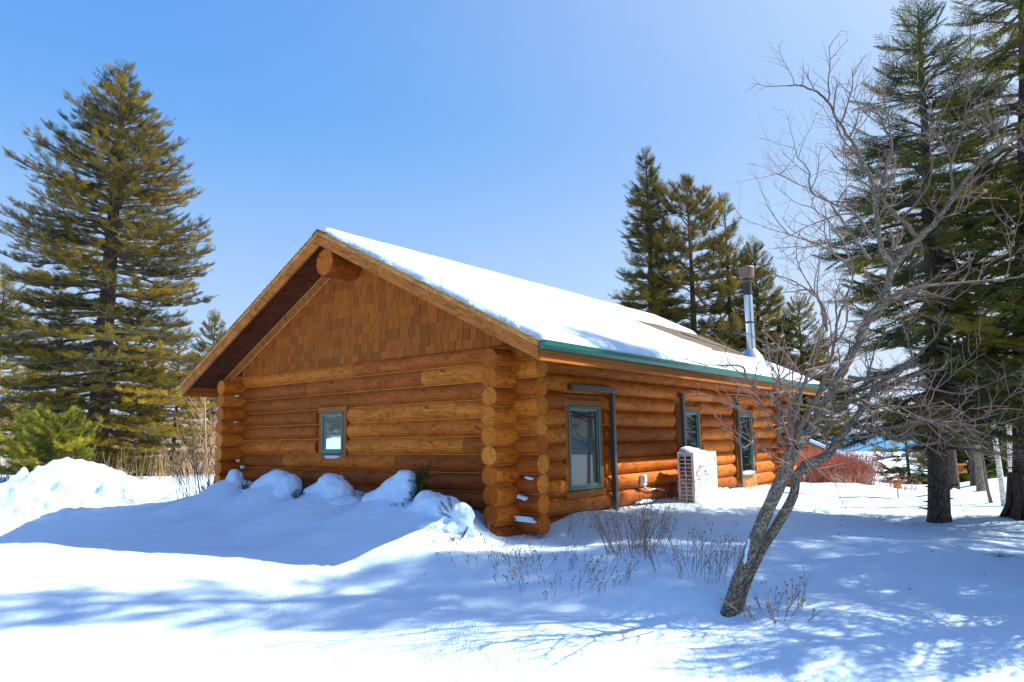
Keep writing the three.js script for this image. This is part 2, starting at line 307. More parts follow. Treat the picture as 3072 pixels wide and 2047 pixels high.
// ------------------------------------------------------------------ the log cabin
const cabin = thing('log_cabin', 'honey brown log cabin with snowy roof and cedar shingled gable', 'cabin');
const RW = 7.26, RX = -3.63, ZB = -10.7, ROOF_F = 0.79, ROOF_B = -11.4, EAVE = 1.02, SL = 0.507;
const roofY = x => 5.197 - SL * Math.abs(x - RX);
const PITCH = Math.atan(SL);
const LR = 0.145, LO = 0.056, ROW = 0.267;
{
  const rnd = rng(11);
  function logGeo(len, r, seed) {
    const n = Math.max(2, Math.ceil(len / 0.22)), sides = 22, pos = [], uv = [], idx = [], ou = rnd() * 7, ov = rnd();
    const ends = [[-0.5 * len, 0.93], [-0.5 * len + 0.012, 1]];
    const xs = [[-len / 2, 0.95]]; for (let k = 0; k <= n; k++) xs.push([-len / 2 + 0.014 + (len - 0.028) * k / n, 1]); xs.push([len / 2, 0.95]);
    for (const [x, f] of xs) for (let s = 0; s <= sides; s++) {
      const th = s / sides * Math.PI * 2, w = 1 + 0.018 * noise(x * 0.7 + seed * 3.1, Math.cos(th) * 0.8, Math.sin(th) * 0.8 + seed) + 0.01 * noise(x * 3 + seed, Math.cos(th) * 2, Math.sin(th) * 2);
      pos.push(x, Math.cos(th) * r * f * w, Math.sin(th) * r * f * w); uv.push(x / 2.4 + ou, s / sides + ov);
    }
    const R = sides + 1, m = xs.length;
    for (let k = 0; k < m - 1; k++) for (let s = 0; s < sides; s++) { const q = k * R + s; idx.push(q, q + R, q + 1, q + 1, q + R, q + R + 1); }
    const nSide = idx.length;
    for (const e of [0, m - 1]) {
      const c = pos.length / 3, turn = rnd() * 6; pos.push(xs[e][0], 0, 0); uv.push(0.5, 0.5);
      for (let s = 0; s <= sides; s++) { const q = (e * R + s) * 3, th = s / sides * Math.PI * 2 + turn; pos.push(pos[q], pos[q + 1], pos[q + 2]); uv.push(0.5 + 0.49 * Math.cos(th), 0.5 + 0.49 * Math.sin(th)); }
      for (let s = 0; s < sides; s++) e ? idx.push(c, c + 1 + s, c + 2 + s) : idx.push(c, c + 2 + s, c + 1 + s);
    }
    const g = new THREE.BufferGeometry();
    g.setAttribute('position', new THREE.Float32BufferAttribute(pos, 3)); g.setAttribute('uv', new THREE.Float32BufferAttribute(uv, 2)); g.setIndex(idx);
    g.addGroup(0, nSide, 0); g.addGroup(nSide, idx.length - nSide, 1); g.computeVertexNormals(); return g;
  }
  const pick = a => a[Math.floor(rnd() * a.length)];
  let seed = 1;
  function log(a, b, fixed, y, alongX, dark) {                         // one log from a to b
    const len = Math.abs(b - a), g = logGeo(len, LR * (0.985 + 0.03 * rnd()), seed++);
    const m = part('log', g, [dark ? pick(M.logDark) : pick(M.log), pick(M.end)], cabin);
    const c = (a + b) / 2;
    if (alongX) m.position.set(c, y, fixed); else { m.position.set(fixed, y, c); m.rotation.y = Math.PI / 2; }
    m.rotation.x += 0; return m;
  }
  function course(a, b, fixed, y, alongX, cuts, holes, dark) {        // a course of logs, butt jointed, left out at openings
    let spans = [[a, b]];
    for (const [h0, h1] of holes) spans = spans.flatMap(([s, e]) => h1 <= s || h0 >= e ? [[s, e]] : [[s, h0], [h1, e]].filter(([p, q]) => q - p > 0.1));
    for (const [s, e] of spans) { const cs = [s, ...cuts.filter(c => c > s + 0.3 && c < e - 0.3), e]; for (let k = 0; k < cs.length - 1; k++) log(cs[k] + (k ? 0.002 : 0), cs[k + 1] - (k < cs.length - 2 ? 0.002 : 0), fixed, y, alongX, dark); }
  }
  const bead = (a, b, at, y, alongX) => {
    const n = Math.max(2, Math.round(Math.abs(b - a) / 0.5)), pts = [];
    for (let k = 0; k <= n; k++) { const c = mix(a, b, k / n); pts.push(alongX ? V(c, y + 0.002 * noise(c * 2, y), at) : V(at, y + 0.002 * noise(c * 2, y), c)); }
    part('sealant_bead', new MB().tube(pts, () => 0.0055, 6).geo(), M.bead, cabin);
  };
  // gable wall towards the camera, and the far gable behind it
  const gableCuts = [[-5.05, -3.55], [-4.95, -1.85], [-3.55], [-6.95, -1.1], [-7.0, -2.9], [-0.95], [-5.6, -2.45], [-3.2], [-4.4], [-2]];
  for (let k = 0; k < 10; k++) {
    const y = 2.842 - ROW * k, holes = k >= 3 && k <= 5 ? [[-4.6, -3.69]] : [];
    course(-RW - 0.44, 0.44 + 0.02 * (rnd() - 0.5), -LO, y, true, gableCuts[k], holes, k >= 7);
    if (k) for (const [s, e] of (k >= 4 && k <= 5 ? [[-RW + 0.05, -4.6], [-3.69, -0.05]] : [[-RW + 0.05, -0.05]])) bead(s, e, 0.002, y + ROW / 2, true);
    if (k) { bead(0.05, 0.43, 0.002, y + ROW / 2, true); }
    course(-RW - 0.44, 0.44, ZB + LO, y, true, [-3], [], false);
  }
  // long side wall with three windows, and the hidden long wall
  const sideHoles = [[-2.26, -1.14], [-6.05, -4.86], [-8.98, -7.72]];
  for (let k = 0; k < 11; k++) {
    const y = 2.709 - ROW * k, h = [];
    if (k >= 2 && k <= 7) h.push(sideHoles[0]); if (k >= 2 && k <= 6) h.push(sideHoles[1]); if (k >= 2 && k <= 8) h.push(sideHoles[2]);
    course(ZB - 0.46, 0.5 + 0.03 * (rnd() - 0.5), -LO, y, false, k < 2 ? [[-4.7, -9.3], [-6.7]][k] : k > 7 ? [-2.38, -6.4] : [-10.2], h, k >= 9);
    if (k) bead(0.48, 0.06, 0.002, y + ROW / 2, false);
    course(ZB - 0.46, 0.5, -RW + LO, y, false, [-5], [], false);
    if (k) { const m = new MB().tube([V(-RW, y + ROW / 2, 0.06), V(-RW, y + ROW / 2, 0.48)], () => 0.0075, 6); part('sealant_bead', m.geo(), M.bead, cabin); }
  }
  // planed panels that fill the openings, casings, windows
  const Pz = -0.035;
  part('wall_panel', box(1.16, 1.0, 0.1, -4.14, 1.78, Pz - 0.05), M.trim, cabin);
  part('wall_panel', box(0.1, 1.72, 1.16, Pz - 0.05, 1.42, -1.7), M.trim, cabin);
  part('wall_panel', box(0.1, 1.46, 1.22, Pz - 0.05, 1.58, -5.46), M.trim, cabin);
  part('wall_panel', box(0.1, 2.1, 1.3, Pz - 0.05, 1.25, -8.35), M.boardPale, cabin);
  function opening(name, cx, cy, w, h, alongX, glass, apron, kind) {  // built facing +z and turned for the side wall
    const g = new THREE.Group(); g.name = name; cabin.add(g);
    if (alongX) g.position.set(cx, cy, 0); else { g.position.set(0, cy, cx); g.rotation.y = Math.PI / 2; }
    const c = 0.085, d = 0.11, z = 0.005;
    for (const s of [-1, 1]) part('casing', box(c, h + 0.02, d, s * (w / 2 + c / 2 + 0.004), 0, z - 0.004, 0.006), M.trim, g);
    part('casing', box(w + 2 * c + 0.05, c + 0.01, d + 0.012, 0, h / 2 + c / 2 + 0.012, z, 0.006), M.trim, g);
    part('casing', box(w + 2 * c + 0.06, apron, d + 0.02, 0, -h / 2 - apron / 2 - 0.014, z + 0.004, 0.006), kind === 'pale' ? M.boardPale : M.trim, g);
    const f = 0.045;
    const bars = [box(f, h, 0.05, -w / 2 + f / 2, 0, 0.04), box(f, h, 0.05, w / 2 - f / 2, 0, 0.04), box(w - 2 * f, f, 0.046, 0, h / 2 - f / 2, 0.04), box(w - 2 * f, f + 0.015, 0.056, 0, -h / 2 + f / 2 + 0.0075, 0.042)];
    part('window_frame', joined(bars), M.frameGreen, g);
    const s = 0.02, iw = w - 2 * f, ih = h - 2 * f - 0.01;
    part('sash', joined([box(s, ih, 0.03, -iw / 2 + s / 2 + 0.002, 0.006, 0.03), box(s, ih, 0.03, iw / 2 - s / 2 - 0.002, 0.006, 0.03), box(iw - 2 * s, s, 0.028, 0, ih / 2 - s / 2 + 0.004, 0.03), box(iw - 2 * s, s, 0.028, 0, -ih / 2 + s / 2 + 0.008, 0.03)]), M.frameEdge, g);
    part('pane', box(iw - s, ih - s, 0.012, 0, 0.006, 0.02), glass, g);
    return g;
  }
  opening('window', -4.13, 1.745, 0.61, 0.72, true, M.paneMirror, 0.07);
  opening('window', -1.69, 1.44, 0.9, 1.3, false, M.pane, 0.1);
  opening('window', -5.52, 1.54, 0.9, 1.12, false, M.pane, 0.1);
  opening('window', -8.42, 1.4, 0.9, 1.38, false, M.pane, 0.36, 'pale');
  // gable: backing, cedar shingles laid in courses, frieze boards
  {
    const s = new THREE.Shape(); s.moveTo(-RW + 0.02, 2.93); s.lineTo(-0.02, 2.93); s.lineTo(-0.02, roofY(-0.02) - 0.1); s.lineTo(RX, roofY(RX) - 0.1); s.lineTo(-RW + 0.02, roofY(-RW + 0.02) - 0.1);
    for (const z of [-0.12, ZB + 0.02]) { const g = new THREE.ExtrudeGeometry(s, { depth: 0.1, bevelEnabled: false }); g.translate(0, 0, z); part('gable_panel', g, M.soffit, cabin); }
    const EXP = 0.173, geos = [0.11, 0.14, 0.17, 0.2, 0.23].map(w => { const g = new RoundedBoxGeometry(w - 0.009, 0.235, 0.02, 1, 0.003); g.translate(0, 0.1175, 0.01); const u = g.attributes.uv; for (let k = 0; k < u.count; k++) u.setXY(k, u.getY(k) * 0.1, u.getX(k) * 0.25); return [w, g]; });
    for (let r = 0; r < 13; r++) {
      const y = 2.92 + EXP * r, half = (5.197 - 0.285 - y) / SL; if (half < 0.1) break;
      let x = RX - half + rnd() * 0.05; const end = Math.min(RX + half, -0.05); x = Math.max(x, -RW + 0.05);
      while (x < end - 0.04) {
        const [w, g] = pick(geos), m = part('shingle', g, pick(M.shingle), cabin);
        m.position.set(Math.min(x + w / 2, end - w / 2 + 0.06), y + 0.008 * (rnd() - 0.5) - (rnd() < 0.08 ? 0.01 : 0), 0.014 + 0.006 * rnd()); m.rotation.x = -0.075; m.rotation.z = 0.012 * (rnd() - 0.5);
        x += w;
      }
    }
  }
  const slope = (x0, x1, off, t, z0, z1, name, mat, bevel = 0) => {   // a board that follows the roof slope: top at off under the roof line, t thick (vertical)
    const s = new THREE.Shape(); s.moveTo(x0, roofY(x0) - off); s.lineTo(x1, roofY(x1) - off); s.lineTo(x1, roofY(x1) - off - t); s.lineTo(x0, roofY(x0) - off - t);
    const g = new THREE.ExtrudeGeometry(s, { depth: z1 - z0 - 2 * bevel, bevelEnabled: !!bevel, bevelSize: bevel, bevelThickness: bevel, bevelSegments: 1, bevelOffset: -bevel }); g.translate(0, 0, z0 + bevel);
    const u = g.attributes.uv, p = g.attributes.position; for (let k = 0; k < u.count; k++) u.setXY(k, (p.getX(k) + p.getZ(k) * 1.7) / 2.4 + off, p.getY(k) * 0.6 + p.getX(k) * SL * 0.6);
    return part(name, g, mat, cabin);
  };
  const L = -RW - EAVE;
  slope(L + 0.16, RX - 0.24, 0.112, 0.19, 0.005, 0.06, 'frieze_board', M.board, 0.004);
  slope(RX + 0.24, -0.1, 0.112, 0.2, 0.005, 0.06, 'frieze_board', M.board, 0.004);
  for (const [a, b, o] of [[L + 0.2, RX - 0.3, 0.306], [RX + 0.3, -0.12, 0.316], [L + 0.2, RX - 0.3, 0.11]]) part('sealant_bead', new MB().tube([V(a, roofY(a) - o, 0.064), V(b, roofY(b) - o, 0.064)], () => 0.006, 6).geo(), M.bead, cabin);
  for (const [a, b] of [[L, RX], [RX, EAVE]]) {
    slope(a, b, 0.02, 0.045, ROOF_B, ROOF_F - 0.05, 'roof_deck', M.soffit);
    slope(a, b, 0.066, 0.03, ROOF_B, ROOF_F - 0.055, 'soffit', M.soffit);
    slope(a + (a === L ? 0.01 : 0.001), b - (b === EAVE ? 0.01 : 0.001), 0.075, 0.19, ROOF_F - 0.05, ROOF_F - 0.005, 'rake_board', M.board, 0.004);
    slope(a, b, 0.016, 0.07, ROOF_F - 0.05, ROOF_F + 0.018, 'rake_trim', M.boardPale, 0.003);
    slope(a, b, 0.03, 0.24, ROOF_B - 0.04, ROOF_B - 0.002, 'rake_board', M.board);
  }
  for (const s of [0, 1]) {
    const x = s ? EAVE - 0.015 : L + 0.015;
    part('eave_fascia', box(0.03, 0.215, ROOF_F - 0.05 - ROOF_B, x, roofY(EAVE) - 0.16, (ROOF_F - 0.05 + ROOF_B) / 2), M.board, cabin);
    // gutter: an open trough with a rolled lip and closed ends
    const k = s ? 1 : -1, sh = new THREE.Shape();
    const pr = [[0, 0.02], [0, -0.09], [0.07, -0.09], [0.098, -0.045], [0.105, 0.0], [0.112, 0.012], [0.106, 0.02], [0.098, 0.012], [0.092, -0.04], [0.066, -0.082], [0.008, -0.082], [0.008, 0.02]];
    pr.forEach(([a, b], i) => i ? sh.lineTo(a, b) : sh.moveTo(a, b));
    const g = new THREE.ExtrudeGeometry(sh, { depth: ROOF_F - 0.03 - ROOF_B, bevelEnabled: false }); if (k < 0) { g.scale(-1, 1, 1); const ix = g.attributes.position; for (let i = 0; i < ix.count; i += 3) for (const at of [g.attributes.position, g.attributes.normal, g.attributes.uv]) { const n = at.itemSize, t = Array.from(at.array.slice(i * n, i * n + n)); at.array.copyWithin(i * n, (i + 1) * n, (i + 2) * n); at.array.set(t, (i + 1) * n); } g.computeVertexNormals(); }
    g.translate(s ? EAVE + 0.002 : L - 0.002, roofY(EAVE) - 0.035, ROOF_B);
    const gt = part('gutter', g, M.green, cabin);
    const cap = new THREE.Shape(); [[0, 0.02], [0, -0.09], [0.07, -0.09], [0.098, -0.045], [0.105, 0.02]].forEach(([a, b], i) => i ? cap.lineTo(a * k, b) : cap.moveTo(a * k, b));
    const cg = new THREE.ExtrudeGeometry(cap, { depth: 0.004, bevelEnabled: false }); cg.translate(s ? EAVE + 0.002 : L - 0.002, roofY(EAVE) - 0.035, ROOF_F - 0.028); part('end_cap', cg, M.green, gt);
  }
  // ridge beam that carries the overhang
  { const g = logGeo(1.6, 0.245, 77), b = part('ridge_beam', g, [M.logDark[0], M.end[1]], cabin); b.rotation.y = Math.PI / 2; b.position.set(RX, 4.655, -0.14);
    const col = new THREE.TorusGeometry(0.247, 0.008, 6, 40); col.translate(RX, 4.655, 0.03); part('sealant_bead', col, M.board, cabin); }
  // plates that close the top of the long walls
  part('wall_plate', box(0.16, 0.3, 10.6, -0.09, 2.98, -5.55), M.trim, cabin); part('wall_plate', box(0.16, 0.3, 10.6, -RW + 0.09, 2.98, -5.55), M.trim, cabin);
  // asphalt shingle courses on both slopes
  for (const s of [-1, 1]) {
    const runX = RX + 0, n = 37, w = (EAVE + 3.63 + 0.02) / n;
    for (let k = 0; k < n; k++) {
      const x0 = k * w, x1 = (k + 1) * w + 0.004, th = 0.016, sh = new THREE.Shape();
      sh.moveTo(s * x0 + RX, roofY(RX + s * x0) - 0.014); sh.lineTo(s * x1 + RX, roofY(RX + s * x1) + th * 0.4 - 0.008); sh.lineTo(s * x1 + RX, roofY(RX + s * x1) - 0.018); sh.lineTo(s * x0 + RX, roofY(RX + s * x0) - 0.022);
      const g = new THREE.ExtrudeGeometry(sh, { depth: ROOF_F + 0.03 - ROOF_B + 0.03, bevelEnabled: false }); g.translate(0, 0, ROOF_B - 0.03);
      const u = g.attributes.uv, p = g.attributes.position; for (let i = 0; i < u.count; i++) u.setXY(i, p.getZ(i) / 7.2 + k * 0.37, k * 0.5 + (Math.abs(p.getX(i) - RX) - x0) / w * 0.5);
      part('roof_shingle_course', g, M.roofing[k % 3], cabin);
    }
  }
  part('ridge_cap', joined([-1, 1].map(s => { const g = new THREE.BoxGeometry(0.17, 0.012, ROOF_F - ROOF_B + 0.07); g.rotateZ(-s * PITCH); g.translate(RX + s * 0.074, roofY(RX + s * 0.074) + 0.004 + 0.001 * s, (ROOF_F + ROOF_B) / 2); return g; })), M.roofing[0], cabin);
  // downspouts
  const spout = (z, y0, y1, ext) => {
    const g = new THREE.Group(); g.name = 'downspout'; cabin.add(g);
    part('pipe', box(0.085, y1 - y0, 0.075, 0.135, (y0 + y1) / 2, z, 0.01), M.pipeBrown, g);
    part('elbow', box(0.095, 0.1, ext, 0.135, y1 + 0.03, z + ext / 2 - 0.04, 0.012), M.pipeBrown, g);
    part('bracket', box(0.1, 0.02, 0.09, 0.125, y0 + (y1 - y0) * 0.55, z), M.pipeBrown, g);
    return g;
  };
  spout(-2.43, 0.1, 2.35, 1.28); spout(-5.06, 0.1, 2.36, 0.12); spout(-7.84, 0.1, 2.36, 0.12);
  { const g = spout(-11.22, 0.1, 2.3, 0.12); g.traverse(m => { if (m.isMesh) m.material = M.green; }); g.position.x = 0.02; g.userData.label = 'green downspout at the far corner'; }
  // outlet box with its conduit, flue
  { const e = part('outlet_box', box(0.075, 0.19, 0.11, 0.12, 0.845, -3.42, 0.008), M.white, cabin); part('lid', box(0.012, 0.11, 0.09, 0.164, 0.86, -3.42, 0.004), M.cream, e);
    const c = new MB().tube([V(0.1, 0.74, -3.44), V(0.12, 0.66, -3.6), V(0.12, 0.67, -3.9), V(0.14, 0.62, -4.15)], () => 0.013, 8); part('conduit', c.geo(), M.cream, cabin); }
  { const f = new THREE.Group(); f.name = 'flue'; f.position.set(-0.6, 0, -10.95); cabin.add(f); const y0 = 3.66;
    const lathe = (p, m, n) => part(n, new THREE.LatheGeometry(p.map(q => new THREE.Vector2(...q)), 28), m, f);
    lathe([[0.36, y0 - 0.1], [0.3, y0 + 0.02], [0.16, y0 + 0.2], [0.125, y0 + 0.24]], M.steel, 'flashing');
    lathe([[0.112, y0], [0.112, y0 + 0.95], [0.115, y0 + 0.955], [0.115, y0 + 0.98], [0.112, y0 + 0.985], [0.112, y0 + 1.72]], M.steel, 'pipe');
    lathe([[0.113, y0 + 0.94], [0.12, y0 + 0.95], [0.12, y0 + 0.985], [0.113, y0 + 0.995]], M.black, 'band');
    lathe([[0.11, y0 + 1.7], [0.108, y0 + 2.2], [0.16, y0 + 2.22]], M.black, 'collar');
    lathe([[0.14, y0 + 2.19], [0.2, y0 + 2.21], [0.205, y0 + 2.25], [0.192, y0 + 2.26], [0.21, y0 + 2.45], [0.216, y0 + 2.47], [0.216, y0 + 2.5], [0.15, y0 + 2.52], [0, y0 + 2.53]], M.copperCap, 'rain_cap'); }
}
shade(cabin);
// snow lying on the roof, melted back to the shingles near the far end
{
  const d2 = (x, z) => {
    const A = smooth(-0.05, 0.3, Math.min(x + 2.42 + 0.12 * noise(z * 0.8, 1), -0.4 + 0.14 * noise(z * 1.5, 5) - x, -(z + 6.95 + 0.7 * (x + 2.2)) + 0.2 * noise(x * 3, z)));
    const B = smooth(-0.05, 0.2, Math.min(x + 0.72, 0.42 - x, -(z + 6.35), z + 10.6)) * smooth(-0.05, 0.12, noise(x * 6.5 + 3, z * 0.7) - 0.02 - 0.1 * smooth(-0.7, 0.4, x));
    const S = smooth(-0.2, 0.1, noise(x * 8, z * 0.55, 4) + 0.4);
    return Math.max(A * S, B);
  };
  const pos = [], uv = [], idx = [], nu = 230, nv = 190, x0 = -RW - EAVE - 0.03, x1 = EAVE + 0.05, z0 = ROOF_B + 0.02, z1 = ROOF_F - 0.03;
  const warp = t => 0.5 + 0.5 * Math.sign(t - 0.5) * (1 - Math.pow(1 - Math.abs(2 * t - 1), 1.6));
  for (let j = 0; j <= nv; j++) for (let i = 0; i <= nu; i++) {
    const x = mix(x0, x1, warp(i / nu)), z = mix(z0, z1, warp(j / nv));
    const rag = 0.05 * (noise(x * 2.2, z * 2.2) + 0.5 * noise(x * 7, z * 7)), e = Math.min((z1 - z) * 1.0 - 0.05 + rag * smooth(0.3, 0, z1 - z) + 0.06 * smooth(0.06, 0.16, z1 - z), z - z0, (x1 - x) * 1.6, (x - x0) * 1.6);
    let t = (0.095 + 0.03 * fbm(x * 0.5, z * 0.5, 3, 3)) * (1 - Math.exp(-Math.max(0, e) / 0.055));
    t = Math.min(t, 0.012 + Math.max(0, e) * 1.2);
    const bare = d2(x, z), near = smooth(1.6, 0, Math.abs(x + 1.3)) * smooth(-6, -7.6, z) * smooth(ROOF_B, ROOF_B + 0.3, z);
    t *= 1 - 0.72 * near; t -= bare * 0.16; if (e <= 0) t = -0.03;
    const soft = 5.197 - SL * (Math.sqrt((x - RX) ** 2 + 0.06) - 0.0) + 0.07 * Math.exp(-((x - RX) ** 2) / 0.05);
    pos.push(x, Math.max(soft, roofY(x) - 0.01) + t - 0.006, z); uv.push(x / 2, z / 2);
  }
  for (let j = 0; j < nv; j++) for (let i = 0; i < nu; i++) { const q = j * (nu + 1) + i; idx.push(q, q + nu + 1, q + 1, q + 1, q + nu + 1, q + nu + 2); }
  const g = new THREE.BufferGeometry();
  g.setAttribute('position', new THREE.Float32BufferAttribute(pos, 3)); g.setAttribute('uv', new THREE.Float32BufferAttribute(uv, 2)); g.setIndex(idx); g.computeVertexNormals();
  solo('roof_snow', g, M.snow, 'white blanket of snow on the cabin roof, melted through near the flue', 'snow');
}

// ------------------------------------------------------------------ snow lumps (smooth unions of balls)
function snowLump(balls, center, half, res, k = 0.09, rough = 0.02) {     // balls: [x, y, z, r, flatten]
  const mc = new MarchingCubes(res, M.snow, false, false, 120000), s = res;
  for (let c = 0; c < s; c++) for (let b = 0; b < s; b++) for (let a = 0; a < s; a++) {
    const x = center[0] + (a - s / 2) / (s / 2) * half, y = center[1] + (b - s / 2) / (s / 2) * half, z = center[2] + (c - s / 2) / (s / 2) * half;
    let d = 9;
    for (const [bx, by, bz, r, f = 1] of balls) { const e = Math.hypot(x - bx, (y - by) / f, z - bz) - r, h = clamp(0.5 + 0.5 * (d - e) / k); d = mix(d, e, h) - k * h * (1 - h); }
    d += rough * (noise(x * 4, y * 4, z * 4) + 0.6 * noise(x * 11, y * 11, z * 11));
    mc.field[a + b * s + c * s * s] = -d;
  }
  mc.isolation = 0; mc.update();
  const n = mc.count, p = new Float32Array(n * 3), q = new Float32Array(n * 3), u = new Float32Array(n * 2);
  for (let i = 0; i < n; i++) {
    for (let j = 0; j < 3; j++) { p[i * 3 + j] = center[j] + mc.positionArray[i * 3 + j] * half; q[i * 3 + j] = mc.normalArray[i * 3 + j]; }
    u[i * 2] = p[i * 3] / 1.3 + p[i * 3 + 1] * 0.4; u[i * 2 + 1] = p[i * 3 + 2] / 1.3 + p[i * 3 + 1] * 0.5;
  }
  const g = new THREE.BufferGeometry(); g.setAttribute('position', new THREE.BufferAttribute(p, 3)); g.setAttribute('normal', new THREE.BufferAttribute(q, 3)); g.setAttribute('uv', new THREE.BufferAttribute(u, 2));
  return g;
}

// ------------------------------------------------------------------ foliage units
function sprigGeo(kind, seed) {
  const r = rng(seed), m = new MB(), o = V(0, 0, 0), t = V(0, 0, 0), a = V(0, 0, 0), b = V(0, 0, 0), w = V(0, 0, 0);
  const brush = (p, dir, len, n, nl, nw, spread) => {
    t.copy(dir).normalize(); a.set(0.13, 1, 0.21).addScaledVector(t, -t.dot(V(0.13, 1, 0.21))).normalize(); b.crossVectors(t, a);
    for (let k = 0; k < n; k++) {
      const s = (k + 0.5 * r()) / n, th = k * 2.4 + r(), c = Math.cos(th), d = Math.sin(th), f = spread * (0.75 + 0.5 * r());
      o.copy(p).addScaledVector(t, s * len);
      w.copy(t).multiplyScalar(Math.cos(f)).addScaledVector(a, c * Math.sin(f)).addScaledVector(b, d * Math.sin(f));
      const l = nl * (0.75 + 0.5 * r()), sx = -d, sy = c;
      const e = [a.x * sx + b.x * sy, a.y * sx + b.y * sy, a.z * sx + b.z * sy];
      m.tri([o.x + e[0] * nw, o.y + e[1] * nw, o.z + e[2] * nw], [o.x - e[0] * nw, o.y - e[1] * nw, o.z - e[2] * nw], [o.x + w.x * l, o.y + w.y * l, o.z + w.z * l]);
    }
  };
  if (kind === 'pine') {
    for (let k = 0; k < 5; k++) { const d = V(1, (r() - 0.3) * 0.9, (r() - 0.5) * 1.6); brush(V(0.1 * k, 0, 0), d, 0.4, 16, 0.42, 0.022, 0.75); }
  } else {
    const near = kind === 'near';
    brush(V(0, 0, 0), V(1, 0.04, 0), 1, near ? 46 : 20, near ? 0.1 : 0.15, near ? 0.013 : 0.028, 0.8);
    for (let k = 0; k < 8; k++) {
      const s = 0.06 + 0.1 * k, side = k % 2 ? 1 : -1, L = (0.62 - 0.5 * s) * (0.75 + 0.5 * r());
      brush(V(s, 0.04 * s, 0), V(0.75, 0.12 * (r() - 0.6), side * (0.55 + 0.3 * r())), L, Math.round((near ? 46 : 20) * L), near ? 0.1 : 0.15, near ? 0.013 : 0.028, 0.8);
    }
  }
  return m.geo();
}
const SPRIG = { near: sprigGeo('near', 5), far: sprigGeo('far', 6), pine: sprigGeo('pine', 7) };
const olive = [[0.15, 0.12, 0.018], [0.25, 0.18, 0.018], [0.08, 0.085, 0.02]];
const deep = [[0.16, 0.15, 0.028], [0.27, 0.21, 0.026], [0.08, 0.1, 0.032]];
